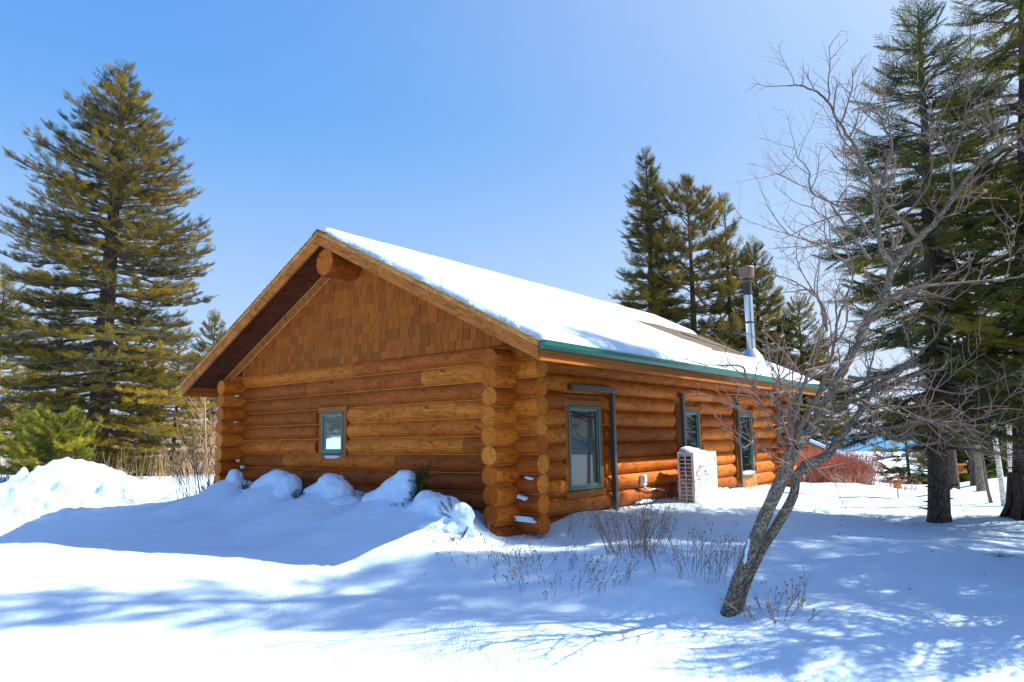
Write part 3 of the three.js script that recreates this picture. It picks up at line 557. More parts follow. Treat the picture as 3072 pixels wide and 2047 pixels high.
function conifer(name, label, category, group, pos, o) {
  const r = rng(o.seed), root = thing(name, label, category, pos, 0, group);
  const { h, rad, y0 = 0.6, tr = 0.2, kind = 'far', size = 0.5, step = 0.2, whorl = 0.35, per = 6, tints = olive, keep = 0.85 } = o;
  const prof = o.prof ?? (t => Math.pow(1 - t, 0.75) * (0.72 + 0.28 * smooth(0, 0.18, t)));
  const lean = o.lean ?? [0, 0], axis = y => V(lean[0] * y / h, y, lean[1] * y / h);
  const tp = []; for (let k = 0; k <= 14; k++) { const y = -0.5 + (h + 0.4) * k / 14; const p = axis(y); p.x += 0.04 * noise(y * 0.4, o.seed); p.z += 0.04 * noise(y * 0.4, o.seed, 5); tp.push(p); }
  const tm = new MB().tube(tp, u => tr * (Math.pow(1 - u, 0.8) + 0.03) * (1 + 0.5 * Math.exp(-u * 40)), 16, 0.16, o.seed);
  if (o.flare) for (let k = 0; k < 7; k++) { const a = k * 0.9 + r() * 0.4; tm.tube([V(Math.cos(a) * tr * 0.5, 0.75, Math.sin(a) * tr * 0.5), V(Math.cos(a) * tr * 1.0, 0.25, Math.sin(a) * tr * 1.0), V(Math.cos(a) * tr * 2.2, -0.1, Math.sin(a) * tr * 2.2)], u => tr * (0.42 - 0.2 * u), 7, 0.2, k); }
  if (o.stubs) for (let k = 0; k < o.stubs; k++) { const y = r() * y0 * 1.6 + 0.15, a = r() * 6.3, q = axis(y), l = tr + 0.04 + 0.1 * r(); tm.tube([q, V(q.x + Math.cos(a) * l, y + 0.03, q.z + Math.sin(a) * l)], u => 0.022 - 0.012 * u, 5, 0.2, k); }
  part('trunk', tm.geo(), M.spruceBark, root);
  const wood = new MB(), mats = [], cols = [], X = V(0, 0, 0), Y = V(0, 0, 0), Z = V(0, 0, 0), mm = new THREE.Matrix4(), up = V(0, 1, 0);
  const put = (p, dir, s, tint, roll) => {
    X.copy(dir).normalize(); Y.copy(up).addScaledVector(X, -X.y).normalize(); Z.crossVectors(X, Y);
    const c = Math.cos(roll), d = Math.sin(roll), y2 = Y.clone().multiplyScalar(c).addScaledVector(Z, d); Z.crossVectors(X, y2);
    mm.makeBasis(X.clone().multiplyScalar(s), y2.multiplyScalar(s), Z.clone().multiplyScalar(s)); mm.setPosition(p);
    mats.push(mm.clone()); cols.push(tint);
  };
  const bough = (p0, az, el, L, rb, lvl, tint, droop, curl) => {
    const n = Math.max(3, Math.round(L / 0.35)), pts = [p0.clone()]; let e = el, a = az; const p = p0.clone();
    for (let k = 0; k < n; k++) { const u = k / n; e = el - droop * Math.sin(u * 2.2) + curl * u * u; a += 0.14 * (r() - 0.5); p.add(V(Math.cos(a) * Math.cos(e), Math.sin(e), Math.sin(a) * Math.cos(e)).multiplyScalar(L / n)); pts.push(p.clone()); }
    wood.tube(pts, u => rb * (1 - 0.8 * u) + 0.004, lvl ? 3 : 5, 0, 0, false);
    const at = s => { const f = s * n, k = Math.min(n - 1, Math.floor(f)); return [pts[k].clone().lerp(pts[k + 1], f - k), pts[k + 1].clone().sub(pts[k]).normalize()]; };
    const start = lvl ? 0.05 : (o.bare ?? 0.22), bareNear = o.inner ?? 0.55;
    for (let s = start * L; s < L; s += step * (0.75 + 0.5 * r())) {
      const u = s / L; if (r() > keep || (u < bareNear && r() > (u / bareNear) * 0.9 + 0.12)) continue;
      const [q, d] = at(u), side = r() < 0.5 ? 1 : -1, sd = V(-d.z, 0.1 * (r() - 0.5) - (o.hang ?? 0.1), d.x).multiplyScalar(side * (0.25 + 0.85 * r()));
      sd.add(d).add(V(0, o.rise ?? 0, 0)).normalize();
      const sc = size * (0.65 + 0.6 * r()) * (1 - 0.25 * u);
      put(q, sd, sc, tint(), (r() - 0.5) * 1.3);
      for (let e = 0; e < (o.tuft ?? 0); e++) put(q.clone().add(V((r() - 0.5) * 0.14, (r() - 0.3) * 0.1, (r() - 0.5) * 0.14)), sd.clone().add(V((r() - 0.5) * 1.1, 0.35 * r(), (r() - 0.5) * 1.1)).normalize(), sc * (0.6 + 0.4 * r()), tint(), (r() - 0.5) * 2.4);
    }
    put(pts[n], pts[n].clone().sub(pts[n - 1]).add(V(0, 0.1, 0)), size * (0.7 + 0.4 * r()), tint(), (r() - 0.5));
    if (lvl === 0 && L > 0.8) for (let s = L * (o.second ?? 0.3), k = Math.floor(r() * 2); s < L * 0.93; s += 0.3 + 0.14 * r(), k++) {
      const [q, d] = at(s / L), ang = Math.atan2(d.z, d.x) + (k % 2 ? 1 : -1) * (0.7 + 0.35 * r());
      bough(q, ang, Math.asin(clamp(d.y, -1, 1)) * 0.6 + 0.05 - 0.1 * r(), (L - s) * 0.55 + 0.18, rb * 0.35, 1, tint, droop * 0.5, curl);
    }
  };
  let y = y0;
  while (y < h - 0.25) {
    const t = (y - y0) / (h - y0), nb = Math.max(3, Math.round(per * (0.75 + 0.4 * (1 - t)))), a0 = r() * 6.3;
    for (let k = 0; k < nb; k++) {
      if (r() < (o.gap ?? 0.06)) continue;
      const az = a0 + k / nb * 6.283 + 0.5 * (r() - 0.5);
      let L = rad * prof(t) * (0.68 + 0.5 * r());
      if (o.side) L *= o.side(az, t);
      if (L < 0.12) L = 0.12;
      const base = tints[Math.floor(r() * tints.length)], kk = 0.7 + 0.6 * r();
      const tint = () => { const f = kk * (0.75 + 0.5 * r()); return [base[0] * f, base[1] * f, base[2] * f]; };
      bough(axis(y + whorl * (r() - 0.5)), az, mix(o.low ?? -0.12, o.high ?? 0.75, t * t), L, 0.012 + 0.018 * L * (o.limb ?? 0.7), 0, tint, o.droop ?? 0.3, o.curl ?? 0.45);
    }
    y += whorl * (1 - 0.45 * t);
  }
  if (o.dead) for (let k = 0; k < o.dead; k++) { const yy = y0 * (0.55 + 0.7 * r()) + 0.2, az = r() * 6.3, L = rad * (0.4 + 0.5 * r()), q = axis(yy); wood.tube([q, V(q.x + Math.cos(az) * L * 0.5, yy - 0.03 * L, q.z + Math.sin(az) * L * 0.5), V(q.x + Math.cos(az) * L, yy - 0.18 * L, q.z + Math.sin(az) * L)], u => 0.016 * (1 - 0.7 * u), 4, 0, 0, false);
    for (let j = 0; j < 5; j++) { const u = 0.35 + 0.6 * r(), b = az + (r() - 0.5) * 1.8, l2 = L * 0.3, s = V(q.x + Math.cos(az) * L * u, yy - 0.12 * L * u, q.z + Math.sin(az) * L * u); wood.tube([s, V(s.x + Math.cos(b) * l2, s.y - 0.1 * l2, s.z + Math.sin(b) * l2)], u2 => 0.006 * (1 - 0.6 * u2), 3, 0, 0, false); } }
  put(axis(h - 0.35), V(0.02, 1, 0.03), size * 1.2, tints[0], 0); put(axis(h - 0.7), V(0.2, 1, 0.1), size * 1.1, tints[0], 1);
  part('branches', wood.geo(), M.branch, root, 'stuff');
  const crown = new THREE.InstancedMesh(SPRIG[kind], o.mat ?? M.needle, mats.length), c = new THREE.Color();
  mats.forEach((m, i) => { crown.setMatrixAt(i, m); crown.setColorAt(i, c.setRGB(...cols[i])); });
  crown.name = 'crown'; crown.userData.kind = 'stuff'; crown.castShadow = crown.receiveShadow = true; root.add(crown);
  return root;
}
// bare shrubs and dry stalks
function bareShrub(name, label, category, group, pos, o) {
  const r = rng(o.seed), root = thing(name, label, category, pos, 0, group), m = new MB(), tip = new MB();
  const { n = 40, h = 0.6, spread = 0.35, foot = 0.25, rad = 0.003, lean = [0, 0], kids = 3, curve = 0.3 } = o;
  const stem = (p, dir, L, rr, lvl) => {
    const pts = [p.clone()], d = dir.clone().normalize(), q = p.clone(), k = lvl ? 3 : 4;
    for (let i = 0; i < k; i++) { d.x += curve * 0.4 * (r() - 0.5) + (lvl ? 0 : dir.x * 0.12); d.z += curve * 0.4 * (r() - 0.5) + (lvl ? 0 : dir.z * 0.12); d.y += (o.upturn ?? 0.06); d.normalize(); q.addScaledVector(d, L / k); pts.push(q.clone()); }
    m.tube(pts, u => rr * (1 - 0.55 * u), 4, 0, 0, false);
    if (o.buds && r() < o.buds) { const e = pts[k], s = o.budSize ?? 0.006; tip.tube([e.clone().add(V(0, -s, 0)), e.clone(), e.clone().add(V(0, s, 0))], [s * 0.3, s, s * 0.3], 5); }
    if (lvl < (o.depth ?? 1)) for (let i = 0; i < kids; i++) { const u = 0.35 + 0.6 * r(), f = u * k, j = Math.min(k - 1, Math.floor(f)), s = pts[j].clone().lerp(pts[j + 1], f - j), b = r() * 6.3; stem(s, d.clone().multiplyScalar(0.9).add(V(Math.cos(b) * 0.6, 0.15, Math.sin(b) * 0.6)), L * (0.22 + 0.22 * r()), rr * 0.65, lvl + 1); }
  };
  for (let i = 0; i < n; i++) {
    const a = r() * 6.283, f = foot * Math.sqrt(r()), sp = spread * (0.2 + r());
    const x = Math.cos(a) * f * (o.sx ?? 1), z = Math.sin(a) * f * (o.sz ?? 1), b = a + (r() - 0.5) * 1.4;
    const gy = o.flat ? -0.05 : H(pos[0] + x, pos[2] + z) - pos[1] - 0.06;
    stem(V(x, gy, z), V(Math.cos(b) * sp + lean[0], 1, Math.sin(b) * sp + lean[1]), h * (0.55 + 0.55 * r()), rad * (0.7 + 0.6 * r()), 0);
  }
  part('stems', m.geo(), o.mat ?? M.brownStem, root, 'stuff');
  if (tip.n) part('buds', tip.geo(), o.budMat ?? M.brownStem, root, 'stuff');
  return root;
}
const on = (x, z, dy = 0) => [x, H(x, z) + dy, z];

// ------------------------------------------------------------------ snowed-in shrubs along the gable
{
  const foliage = (root, spots, seed, size) => {
    const r = rng(seed), im = new THREE.InstancedMesh(SPRIG.near, M.needle, spots.reduce((s, q) => s + q[4], 0)), q = new THREE.Quaternion(), e = new THREE.Euler(), c = new THREE.Color(); let k = 0;
    for (const [x, y, z, s, n, ry = 0.1, hh = 0.1] of spots) for (let i = 0; i < n; i++) {
      e.set((r() - 0.5) * 2, r() * 6.3, 0.5 + r() * 0.9); const f = size * (0.6 + 0.7 * r());
      im.setMatrixAt(k, new THREE.Matrix4().compose(V(x + (r() - 0.5) * s, y + (r() - 0.5) * hh, z + (r() - 0.5) * s), q.setFromEuler(e), V(f, f, f)));
      const g = 0.6 + 0.8 * r(); im.setColorAt(k++, c.setRGB(0.05 * g, 0.07 * g, 0.02 * g));
    }
    im.name = 'foliage'; im.userData.kind = 'stuff'; im.castShadow = im.receiveShadow = true; root.add(im);
  };
  const mk = (label, at, balls, half, sprigs, seed, res = 64) => {
    const t = thing('snow_covered_shrub', label, 'shrub', at, 0, 'snow covered shrubs along the gable wall');
    part('snow_cap', snowLump(balls, [0, 0.05, 0], half, res, 0.16, 0.036), M.snow, t);
    const rr = rng(seed), st = new MB(); for (let i = 0; i < 9; i++) st.tube([V((rr() - 0.5) * 0.1, -0.5, (rr() - 0.5) * 0.1), V((rr() - 0.5) * 0.3, 0.0, (rr() - 0.5) * 0.2)], () => 0.012, 5);
    part('stem', st.geo(), M.branch, t); foliage(t, sprigs, seed, 0.2);
  };
  mk('small round snow ball on a shrub at the left cabin corner', [-6.15, 0.8, 0.72], [[0, 0.18, 0, 0.14], [0.02, -0.1, 0, 0.3, 0.7], [0.32, -0.12, -0.05, 0.16, 0.6], [-0.36, 0.08, -0.1, 0.1, 0.35], [-0.1, -0.5, 0.1, 0.5, 0.7]], 0.9, [[-0.45, -0.12, 0.2, 0.2, 14, 0, 0.06], [0.4, -0.05, -0.1, 0.15, 8]], 3);
  mk('long snow hump with a round lump at its right end, left of the gable window', [-4.75, 0.82, 0.72], [[0.02, 0.14, 0, 0.2, 0.9], [-0.25, 0.0, 0, 0.26, 0.8], [-0.55, -0.16, 0.02, 0.3, 0.7], [0.4, 0.05, 0.02, 0.19, 1], [0.32, -0.2, 0.05, 0.26], [-0.1, -0.5, 0.1, 0.6, 0.7]], 1.1, [[0.5, -0.12, -0.12, 0.18, 26, 0, 0.2], [-0.5, -0.05, 0.3, 0.12, 5, 0, 0.05]], 4, 76);
  mk('smooth pointed snow hump under the gable window', [-3.25, 0.82, 0.72], [[0.0, 0.1, 0, 0.2, 0.9], [0.18, -0.02, 0, 0.24, 0.8], [-0.26, -0.1, 0, 0.28, 0.7], [0.48, -0.22, 0, 0.3, 0.6], [0, -0.58, 0.1, 0.68, 0.75]], 1.1, [[0.62, -0.22, -0.12, 0.2, 16, 0, 0.1], [-0.3, -0.12, 0.42, 0.1, 5, 0, 0.04]], 5, 76);
  mk('snow hump with green juniper showing at its right side', [-1.72, 0.82, 0.76], [[0.25, 0.15, 0, 0.19, 0.95], [0.05, 0.02, 0, 0.24, 0.8], [-0.25, -0.14, 0, 0.28, 0.7], [0.4, -0.04, 0.05, 0.14, 1], [0.33, -0.22, 0.1, 0.17, 1], [0.44, 0.12, 0.05, 0.08], [0.36, 0.24, 0.02, 0.07], [-0.1, -0.56, 0.1, 0.6, 0.75]], 1.05, [[0.6, 0.06, 0.0, 0.16, 60, 0, 0.42], [0.5, -0.25, 0.15, 0.2, 30, 0, 0.15]], 6, 84);
  mk('lumpy snow covered juniper beside the near log corner', [-0.62, 0.62, 0.95], [[-0.12, 0.12, 0, 0.22, 0.8], [0.2, 0.06, 0, 0.22, 0.8], [0.42, -0.06, 0, 0.13], [0.48, -0.2, 0.03, 0.14], [0.33, -0.26, 0.12, 0.17], [-0.38, -0.1, 0, 0.28, 0.7], [0.0, -0.4, 0.1, 0.5, 0.8], [0.5, 0.04, -0.03, 0.07], [0.56, -0.3, 0, 0.1], [0.12, -0.35, 0.35, 0.28, 0.8]], 1.0, [[0.5, -0.36, 0.12, 0.3, 46, 0, 0.14], [0.4, 0.02, 0.12, 0.25, 8, 0, 0.1], [0.12, -0.42, 0.42, 0.2, 14, 0, 0.1]], 7, 84);
}
// patches of snow that stuck to logs and sills
{
  const G = 'bits of snow stuck on the logs';
  const row = (len, r0) => Array.from({ length: 15 }, (_, k) => [0, 0.012 * Math.sin(k * 1.7), (k / 14 - 0.5) * len, r0 * (1 - 0.5 * Math.abs(k / 7 - 1) ** 2) * (0.9 + 0.2 * Math.sin(k * 2.6)), 0.6]);
  const chip = (w, h, d, seed) => {                                       // a crusty flake: ragged outline, broken edges
    const r = rng(seed * 7 + 3), s = new THREE.Shape(), n = 13;
    for (let k = 0; k < n; k++) { const a = k / n * 6.283, q = Math.pow(Math.abs(Math.cos(a)), 0.6) * Math.sign(Math.cos(a)), e = Math.pow(Math.abs(Math.sin(a)), 0.6) * Math.sign(Math.sin(a)), f = 0.72 + 0.5 * r(); k ? s.lineTo(q * w / 2 * f, e * h / 2 * f) : s.moveTo(q * w / 2 * f, e * h / 2 * f); }
    const g = new THREE.ExtrudeGeometry(s, { depth: d * 0.5, bevelEnabled: true, bevelSize: 0.01, bevelThickness: 0.02, bevelSegments: 2 }); g.translate(0, 0, -d * 0.25); return g;
  };
  const bit = (label, x, y, z, w, h, d, seed, tilt = 0) => {
    const g = chip(w, h, d, seed), t = solo('snow_patch', g, M.snow, label, 'snow', G); t.position.set(x, y, z); t.rotation.z = tilt; t.scale.setScalar(0.75);
  };
  bit('ragged strip of snow on the gable window sill', -4.1, 1.325, 0.07, 0.62, 0.05, 0.08, 1);
  bit('snow patch high on the left corner log ends under the eave', -7.3, 2.83, 0.25, 0.26, 0.07, 0.14, 2);
  bit('small snow fleck on the second left corner log end', -7.08, 2.54, 0.22, 0.12, 0.035, 0.08, 3);
  bit('small snow fleck midway up the left corner log ends', -7.1, 2.01, 0.22, 0.12, 0.03, 0.08, 4);
  bit('snow dab low on the left log corner', -6.98, 1.24, 0.2, 0.07, 0.05, 0.07, 5);
  bit('tiny snow peak over the leftmost shrub', -6.8, 1.12, 0.2, 0.1, 0.06, 0.07, 6);
  bit('flat snow shelf on a log end left of the leftmost shrub', -7.33, 0.94, 0.28, 0.2, 0.035, 0.1, 7);
  bit('white snow slab on the lowest near corner log', 0.2, 0.8, 0.12, 0.2, 0.06, 0.1, 8, -0.2);
  bit('long snow slab at the foot of the near log corner', 0.3, 0.52, 0.2, 0.42, 0.08, 0.16, 9, -0.05);
  bit('snow dab between the lowest near corner logs', -0.02, 0.66, 0.16, 0.11, 0.05, 0.06, 10, 0.3);
  bit('thin snow dust on an upper near corner log', 0.3, 1.06, 0.09, 0.14, 0.03, 0.05, 11, -0.15);
  { const g = snowLump(row(0.72, 0.042), [0, 0, 0], 0.55, 48, 0.05, 0.014), t = solo('snow_patch', g, M.snow, 'long snow lens on a low log left of the heat pump', 'snow', G); t.position.set(0.1, 0.47, -3.5); }
  { const g = snowLump(row(1.05, 0.075), [0, 0, 0], 0.7, 52, 0.06, 0.016), t = solo('snow_patch', g, M.snow, 'band of snow on the lowest log right of the heat pump', 'snow', G); t.position.set(0.1, 0.46, -6.6); }
  { const g = snowLump(row(0.74, 0.07), [0, 0, 0], 0.55, 48, 0.05, 0.016), t = solo('snow_patch', g, M.snow, 'snow piled on the sill of the farthest side window', 'snow', G); t.position.set(0.09, 0.74, -8.4); }
}
// ------------------------------------------------------------------ heat pump by the side wall
{
  const t = thing('heat_pump', 'white outdoor heat pump unit standing against the log side wall', 'heat pump', [0.36, 0.05, -4.27]);
  const D = 0.33, W = 1.0, Ht = 1.24;                                   // x away from the wall, -z along it
  part('leg', box(D, 0.14, 0.06, D / 2, 0.0, -0.15), M.white, t); part('leg', box(D, 0.14, 0.06, D / 2, 0, -W + 0.15), M.white, t);
  part('casing', joined([box(D, 0.03, W, D / 2, Ht, -W / 2, 0.012), box(D - 0.01, 0.04, W - 0.01, D / 2, 0.09, -W / 2), box(0.02, Ht - 0.1, W - 0.02, 0.012, Ht / 2 + 0.05, -W / 2), box(D - 0.02, Ht - 0.1, 0.02, D / 2, Ht / 2 + 0.05, -W + 0.012), box(0.018, Ht - 0.12, 0.09, D - 0.012, Ht / 2 + 0.05, -0.05), box(0.02, Ht - 0.12, 0.17, D - 0.012, Ht / 2 + 0.05, -W + 0.09), box(0.02, 0.12, W - 0.26, D - 0.012, Ht - 0.08, -W / 2 + 0.04), box(0.02, 0.08, W - 0.26, D - 0.012, 0.15, -W / 2 + 0.04)]), M.white, t);
  part('coil', box(D - 0.08, Ht - 0.18, 0.02, D / 2, Ht / 2 + 0.04, -0.045), M.dark, t);
  const gz = -0.008, gx0 = 0.03, gx1 = D - 0.045;
  for (let k = 0; k <= 15; k++) part('grille_bar', box(gx1 - gx0, 0.013, 0.014, (gx0 + gx1) / 2, 0.14 + k * 0.07, gz), M.white, t);
  for (let k = 0; k <= 2; k++) part('grille_bar', box(0.016, 1.08, 0.018, gx0 + (gx1 - gx0) * k / 2, 0.665, gz), M.white, t);
  part('casing_edge', box(0.05, Ht - 0.12, 0.02, D - 0.03, Ht / 2 + 0.05, -0.008), M.white, t);
  part('front_recess', box(0.012, 0.98, W - 0.27, D - 0.013, 0.67, -W / 2 + 0.04), M.white, t);
  for (const y of [0.43, 0.91]) { const f = part('fan_guard', (() => { const g = new THREE.TorusGeometry(0.225, 0.008, 6, 40); g.rotateY(Math.PI / 2); g.translate(D - 0.012, y, -W / 2 + 0.04); return g; })(), M.white, t); part('hub', (() => { const g = new THREE.CylinderGeometry(0.05, 0.05, 0.012, 20); g.rotateZ(Math.PI / 2); g.translate(D - 0.006, y, -W / 2 + 0.04); return g; })(), M.white, f); }
  for (let k = 0; k < 14; k++) part('front_bar', box(0.008, 0.007, W - 0.27, D - 0.004, 0.2 + k * 0.072, -W / 2 + 0.04), M.white, t);
  part('sticker', box(0.003, 0.07, 0.05, D + 0.001, Ht - 0.13, -W + 0.08), M.orange, t);
  const g = snowLump([[0.12, 0.02, -0.2, 0.17, 0.6], [0.14, 0.02, -0.4, 0.15, 0.5], [0.2, 0.0, -0.12, 0.12, 0.6], [0.14, 0, -0.7, 0.13, 0.35], [0.1, 0, -0.9, 0.1, 0.3]], [0.16, 0, -0.5], 0.62, 52, 0.06, 0.008);
  const s = solo('snow_pile', g, M.snow, 'rounded cap of snow on top of the heat pump', 'snow'); s.position.set(0.36, 1.29, -4.27);
}

// ------------------------------------------------------------------ the leaning bare tree in front
{
  const t = thing('bare_tree', 'grey lichened bare tree leaning right with many twigs, in the foreground', 'tree', [3.74, 0.15, 1.8], 39.06 * Math.PI / 180);
  t.position.y = H(3.74, 1.8);
  const r = rng(404), limbs = [];
  const limb = (r0, r1, ...p) => limbs.push([r0, r1, p.map(q => V(...q))]);
  limb(0.056, 0.055, [0.01, -0.03, 0.00], [0.10, 0.22, 0.00], [0.22, 0.48, 0.00], [0.36, 0.77, 0.00], [0.48, 0.99, 0.00], [0.60, 1.22, 0.00], [0.67, 1.39, 0.00]);
  limb(0.044, 0.04, [0.085, -0.03, -0.03], [0.205, 0.26, -0.05], [0.365, 0.51, -0.09], [0.55, 0.74, -0.14], [0.72, 0.98, -0.19], [0.78, 1.16, -0.22], [0.92, 1.23, -0.25]);
  limb(0.05, 0.04, [0.67, 1.41, 0.00], [0.78, 1.47, -0.03], [0.89, 1.59, -0.07], [1.01, 1.74, -0.10], [1.12, 1.92, -0.13], [1.27, 2.14, -0.17], [1.38, 2.29, -0.20]);
  limb(0.042, 0.034, [1.42, 2.37, -0.20], [1.56, 2.59, -0.23], [1.71, 2.77, -0.25], [1.80, 2.95, -0.28], [1.85, 3.09, -0.30]);
  limb(0.036, 0.012, [1.85, 3.09, -0.30], [2.14, 3.36, -0.34], [2.39, 3.58, -0.39], [2.59, 3.81, -0.43], [2.90, 4.16, -0.47], [3.28, 4.42, -0.51], [3.47, 4.52, -0.56], [3.80, 4.63, -0.60]);
  limb(0.03, 0.006, [1.85, 3.09, -0.30], [1.73, 3.32, -0.25], [1.69, 3.64, -0.20], [1.65, 3.85, -0.15], [1.53, 4.15, -0.10], [1.34, 4.43, -0.05], [1.20, 4.66, 0.00], [0.98, 4.76, 0.05], [0.81, 4.74, 0.10]);
  limb(0.016, 0.004, [2.63, 3.84, -0.50], [2.69, 4.25, -0.54], [2.84, 4.54, -0.58], [2.95, 4.86, -0.62], [3.05, 5.21, -0.66], [3.16, 5.89, -0.70]);
  limb(0.022, 0.006, [2.16, 3.39, -0.35], [2.00, 3.62, -0.39], [1.87, 3.85, -0.43], [1.81, 4.06, -0.47], [1.74, 4.26, -0.52], [1.59, 4.55, -0.56], [1.56, 4.80, -0.60]);
  limb(0.02, 0.006, [1.66, 2.73, -0.20], [1.90, 2.83, -0.12], [2.19, 2.86, -0.04], [2.53, 2.87, 0.04], [2.80, 2.89, 0.12], [3.10, 2.99, 0.20]);
  limb(0.05, 0.012, [0.85, 1.22, -0.25], [0.98, 1.27, -0.27], [1.11, 1.33, -0.30], [1.21, 1.45, -0.32], [1.31, 1.56, -0.34], [1.41, 1.65, -0.36], [1.53, 1.78, -0.39], [1.62, 1.91, -0.41], [1.74, 1.99, -0.43], [1.89, 2.10, -0.45], [2.07, 2.21, -0.48], [2.24, 2.36, -0.50]);
  limb(0.012, 0.004, [3.17, 4.38, -0.50], [3.36, 4.78, -0.60], [3.39, 5.06, -0.70]);
  limb(0.034, 0.01, [0.66, 1.44, 0.05], [0.71, 1.57, 0.09], [0.78, 1.71, 0.12], [0.86, 1.85, 0.16], [0.91, 1.99, 0.19], [0.95, 2.12, 0.23], [0.99, 2.31, 0.26], [1.00, 2.45, 0.30]);
  limb(0.01, 0.004, [0.99, 2.43, 0.30], [1.10, 2.70, 0.32], [1.16, 2.89, 0.34], [1.06, 3.20, 0.36], [0.88, 3.43, 0.38], [0.75, 3.48, 0.40]);
  limb(0.032, 0.008, [0.60, 1.44, 0.10], [0.62, 1.64, 0.18], [0.64, 1.79, 0.26], [0.66, 1.93, 0.34], [0.72, 2.09, 0.42], [0.75, 2.28, 0.50]);
  limb(0.012, 0.003, [0.82, 2.36, 0.50], [0.80, 2.57, 0.52], [0.67, 2.70, 0.54], [0.56, 2.77, 0.56], [0.37, 2.84, 0.58], [0.23, 2.93, 0.60]);
  limb(0.024, 0.006, [0.56, 1.42, 0.10], [0.49, 1.50, 0.17], [0.48, 1.62, 0.25], [0.46, 1.73, 0.32], [0.35, 1.84, 0.40], [0.22, 1.89, 0.47], [0.11, 1.98, 0.55], [0.06, 2.06, 0.62], [-0.15, 2.07, 0.70]);
  limb(0.018, 0.005, [0.61, 1.53, 0.15], [0.55, 1.66, 0.26], [0.42, 1.66, 0.37], [0.22, 1.64, 0.47], [0.11, 1.69, 0.58], [-0.03, 1.74, 0.69], [-0.16, 1.76, 0.80]);
  limb(0.012, 0.004, [0.55, 1.26, 0.20], [0.38, 1.32, 0.38], [0.23, 1.39, 0.55], [0.07, 1.45, 0.72], [-0.10, 1.53, 0.90]);
  limb(0.011, 0.004, [0.52, 1.61, 0.30], [0.36, 1.59, 0.40], [0.22, 1.52, 0.50], [0.10, 1.45, 0.60], [0.00, 1.42, 0.70], [-0.08, 1.50, 0.80]);
  limb(0.024, 0.004, [1.39, 1.58, -0.35], [1.51, 1.56, -0.27], [1.67, 1.56, -0.19], [1.82, 1.61, -0.11], [1.91, 1.63, -0.03], [2.02, 1.59, 0.06], [2.16, 1.57, 0.14], [2.39, 1.59, 0.22], [2.52, 1.64, 0.30]);
  limb(0.02, 0.005, [1.30, 2.03, -0.20], [1.43, 2.01, -0.15], [1.66, 2.02, -0.10], [1.78, 1.96, -0.05], [1.99, 1.89, 0.00], [2.19, 1.85, 0.05], [2.36, 1.92, 0.10]);
  limb(0.018, 0.004, [1.07, 1.75, -0.10], [1.15, 1.77, -0.02], [1.22, 1.82, 0.07], [1.31, 1.76, 0.15], [1.45, 1.70, 0.23], [1.63, 1.63, 0.32], [1.85, 1.54, 0.40]);
  limb(0.012, 0.004, [1.52, 1.77, -0.40], [1.56, 1.90, -0.47], [1.66, 2.15, -0.53], [1.68, 2.32, -0.60]);
  limb(0.012, 0.003, [0.65, 1.28, 0.05], [0.63, 1.42, 0.09], [0.61, 1.55, 0.12], [0.61, 1.71, 0.16], [0.58, 1.85, 0.20]);
  limb(0.014, 0.003, [1.47, 3.28, 0.10], [1.30, 3.51, 0.13], [1.14, 3.56, 0.17], [0.92, 3.67, 0.20], [0.89, 3.86, 0.23], [0.78, 3.98, 0.27], [0.75, 4.09, 0.30]);
  limb(0.016, 0.003, [1.49, 3.09, 0.00], [1.25, 3.33, 0.13], [1.05, 3.53, 0.27], [0.85, 3.62, 0.40]);
  limb(0.014, 0.003, [1.18, 2.92, 0.30], [0.99, 3.05, 0.38], [0.80, 3.13, 0.45], [0.55, 3.20, 0.52], [0.37, 3.38, 0.60]);
  limb(0.014, 0.003, [0.90, 2.43, 0.30], [0.82, 2.65, 0.40], [0.71, 2.71, 0.50], [0.52, 2.68, 0.60], [0.37, 2.65, 0.70]);
  limb(0.018, 0.004, [1.89, 3.97, -0.40], [2.04, 4.40, -0.44], [1.99, 4.60, -0.48], [1.99, 4.71, -0.52], [1.91, 4.83, -0.56], [1.97, 4.96, -0.60]);
  limb(0.014, 0.003, [2.10, 3.62, -0.50], [2.44, 4.01, -0.55], [2.52, 4.47, -0.60], [2.48, 4.72, -0.65], [2.71, 4.91, -0.70]);
  const twigs = new MB(), small = new MB();
  const fork = (p, dir, L, rr, lvl) => {
    const n = lvl > 1 ? 4 : 6, pts = [p.clone()], d = dir.clone().normalize(), q = p.clone(), bend = V((r() - 0.5) * 0.5, 0.1 + 0.32 * r(), (r() - 0.5) * 0.5).multiplyScalar(0.35);
    for (let i = 0; i < n; i++) { d.add(V((r() - 0.5) * 0.5, (r() - 0.5) * 0.42, (r() - 0.5) * 0.5)).addScaledVector(bend, 0.55).normalize(); q.addScaledVector(d, L / n); pts.push(q.clone()); }
    (lvl > 1 ? twigs : small).tube(pts, u => rr * (1 - 0.65 * u), lvl > 1 ? 4 : 6, 0, 0, false);
    if (lvl >= 3) return;
    const m = lvl === 1 ? Math.round(2 + L * 8) : Math.round(L * 13 * r());
    for (let k = 0; k < m; k++) {
      const u = 0.2 + 0.78 * (k + r()) / m, f = u * n, j = Math.min(n - 1, Math.floor(f)), s = pts[j].clone().lerp(pts[j + 1], f - j), td = pts[j + 1].clone().sub(pts[j]).normalize();
      const ax = V(r() - 0.5, r() - 0.5, r() - 0.5).cross(td).normalize();
      fork(s, td.multiplyScalar(0.75).addScaledVector(ax, 0.75 + 0.3 * r()).add(V(0, 0.12, 0)), L * (0.3 + 0.3 * r()), rr * 0.55, lvl + 1);
    }
  };
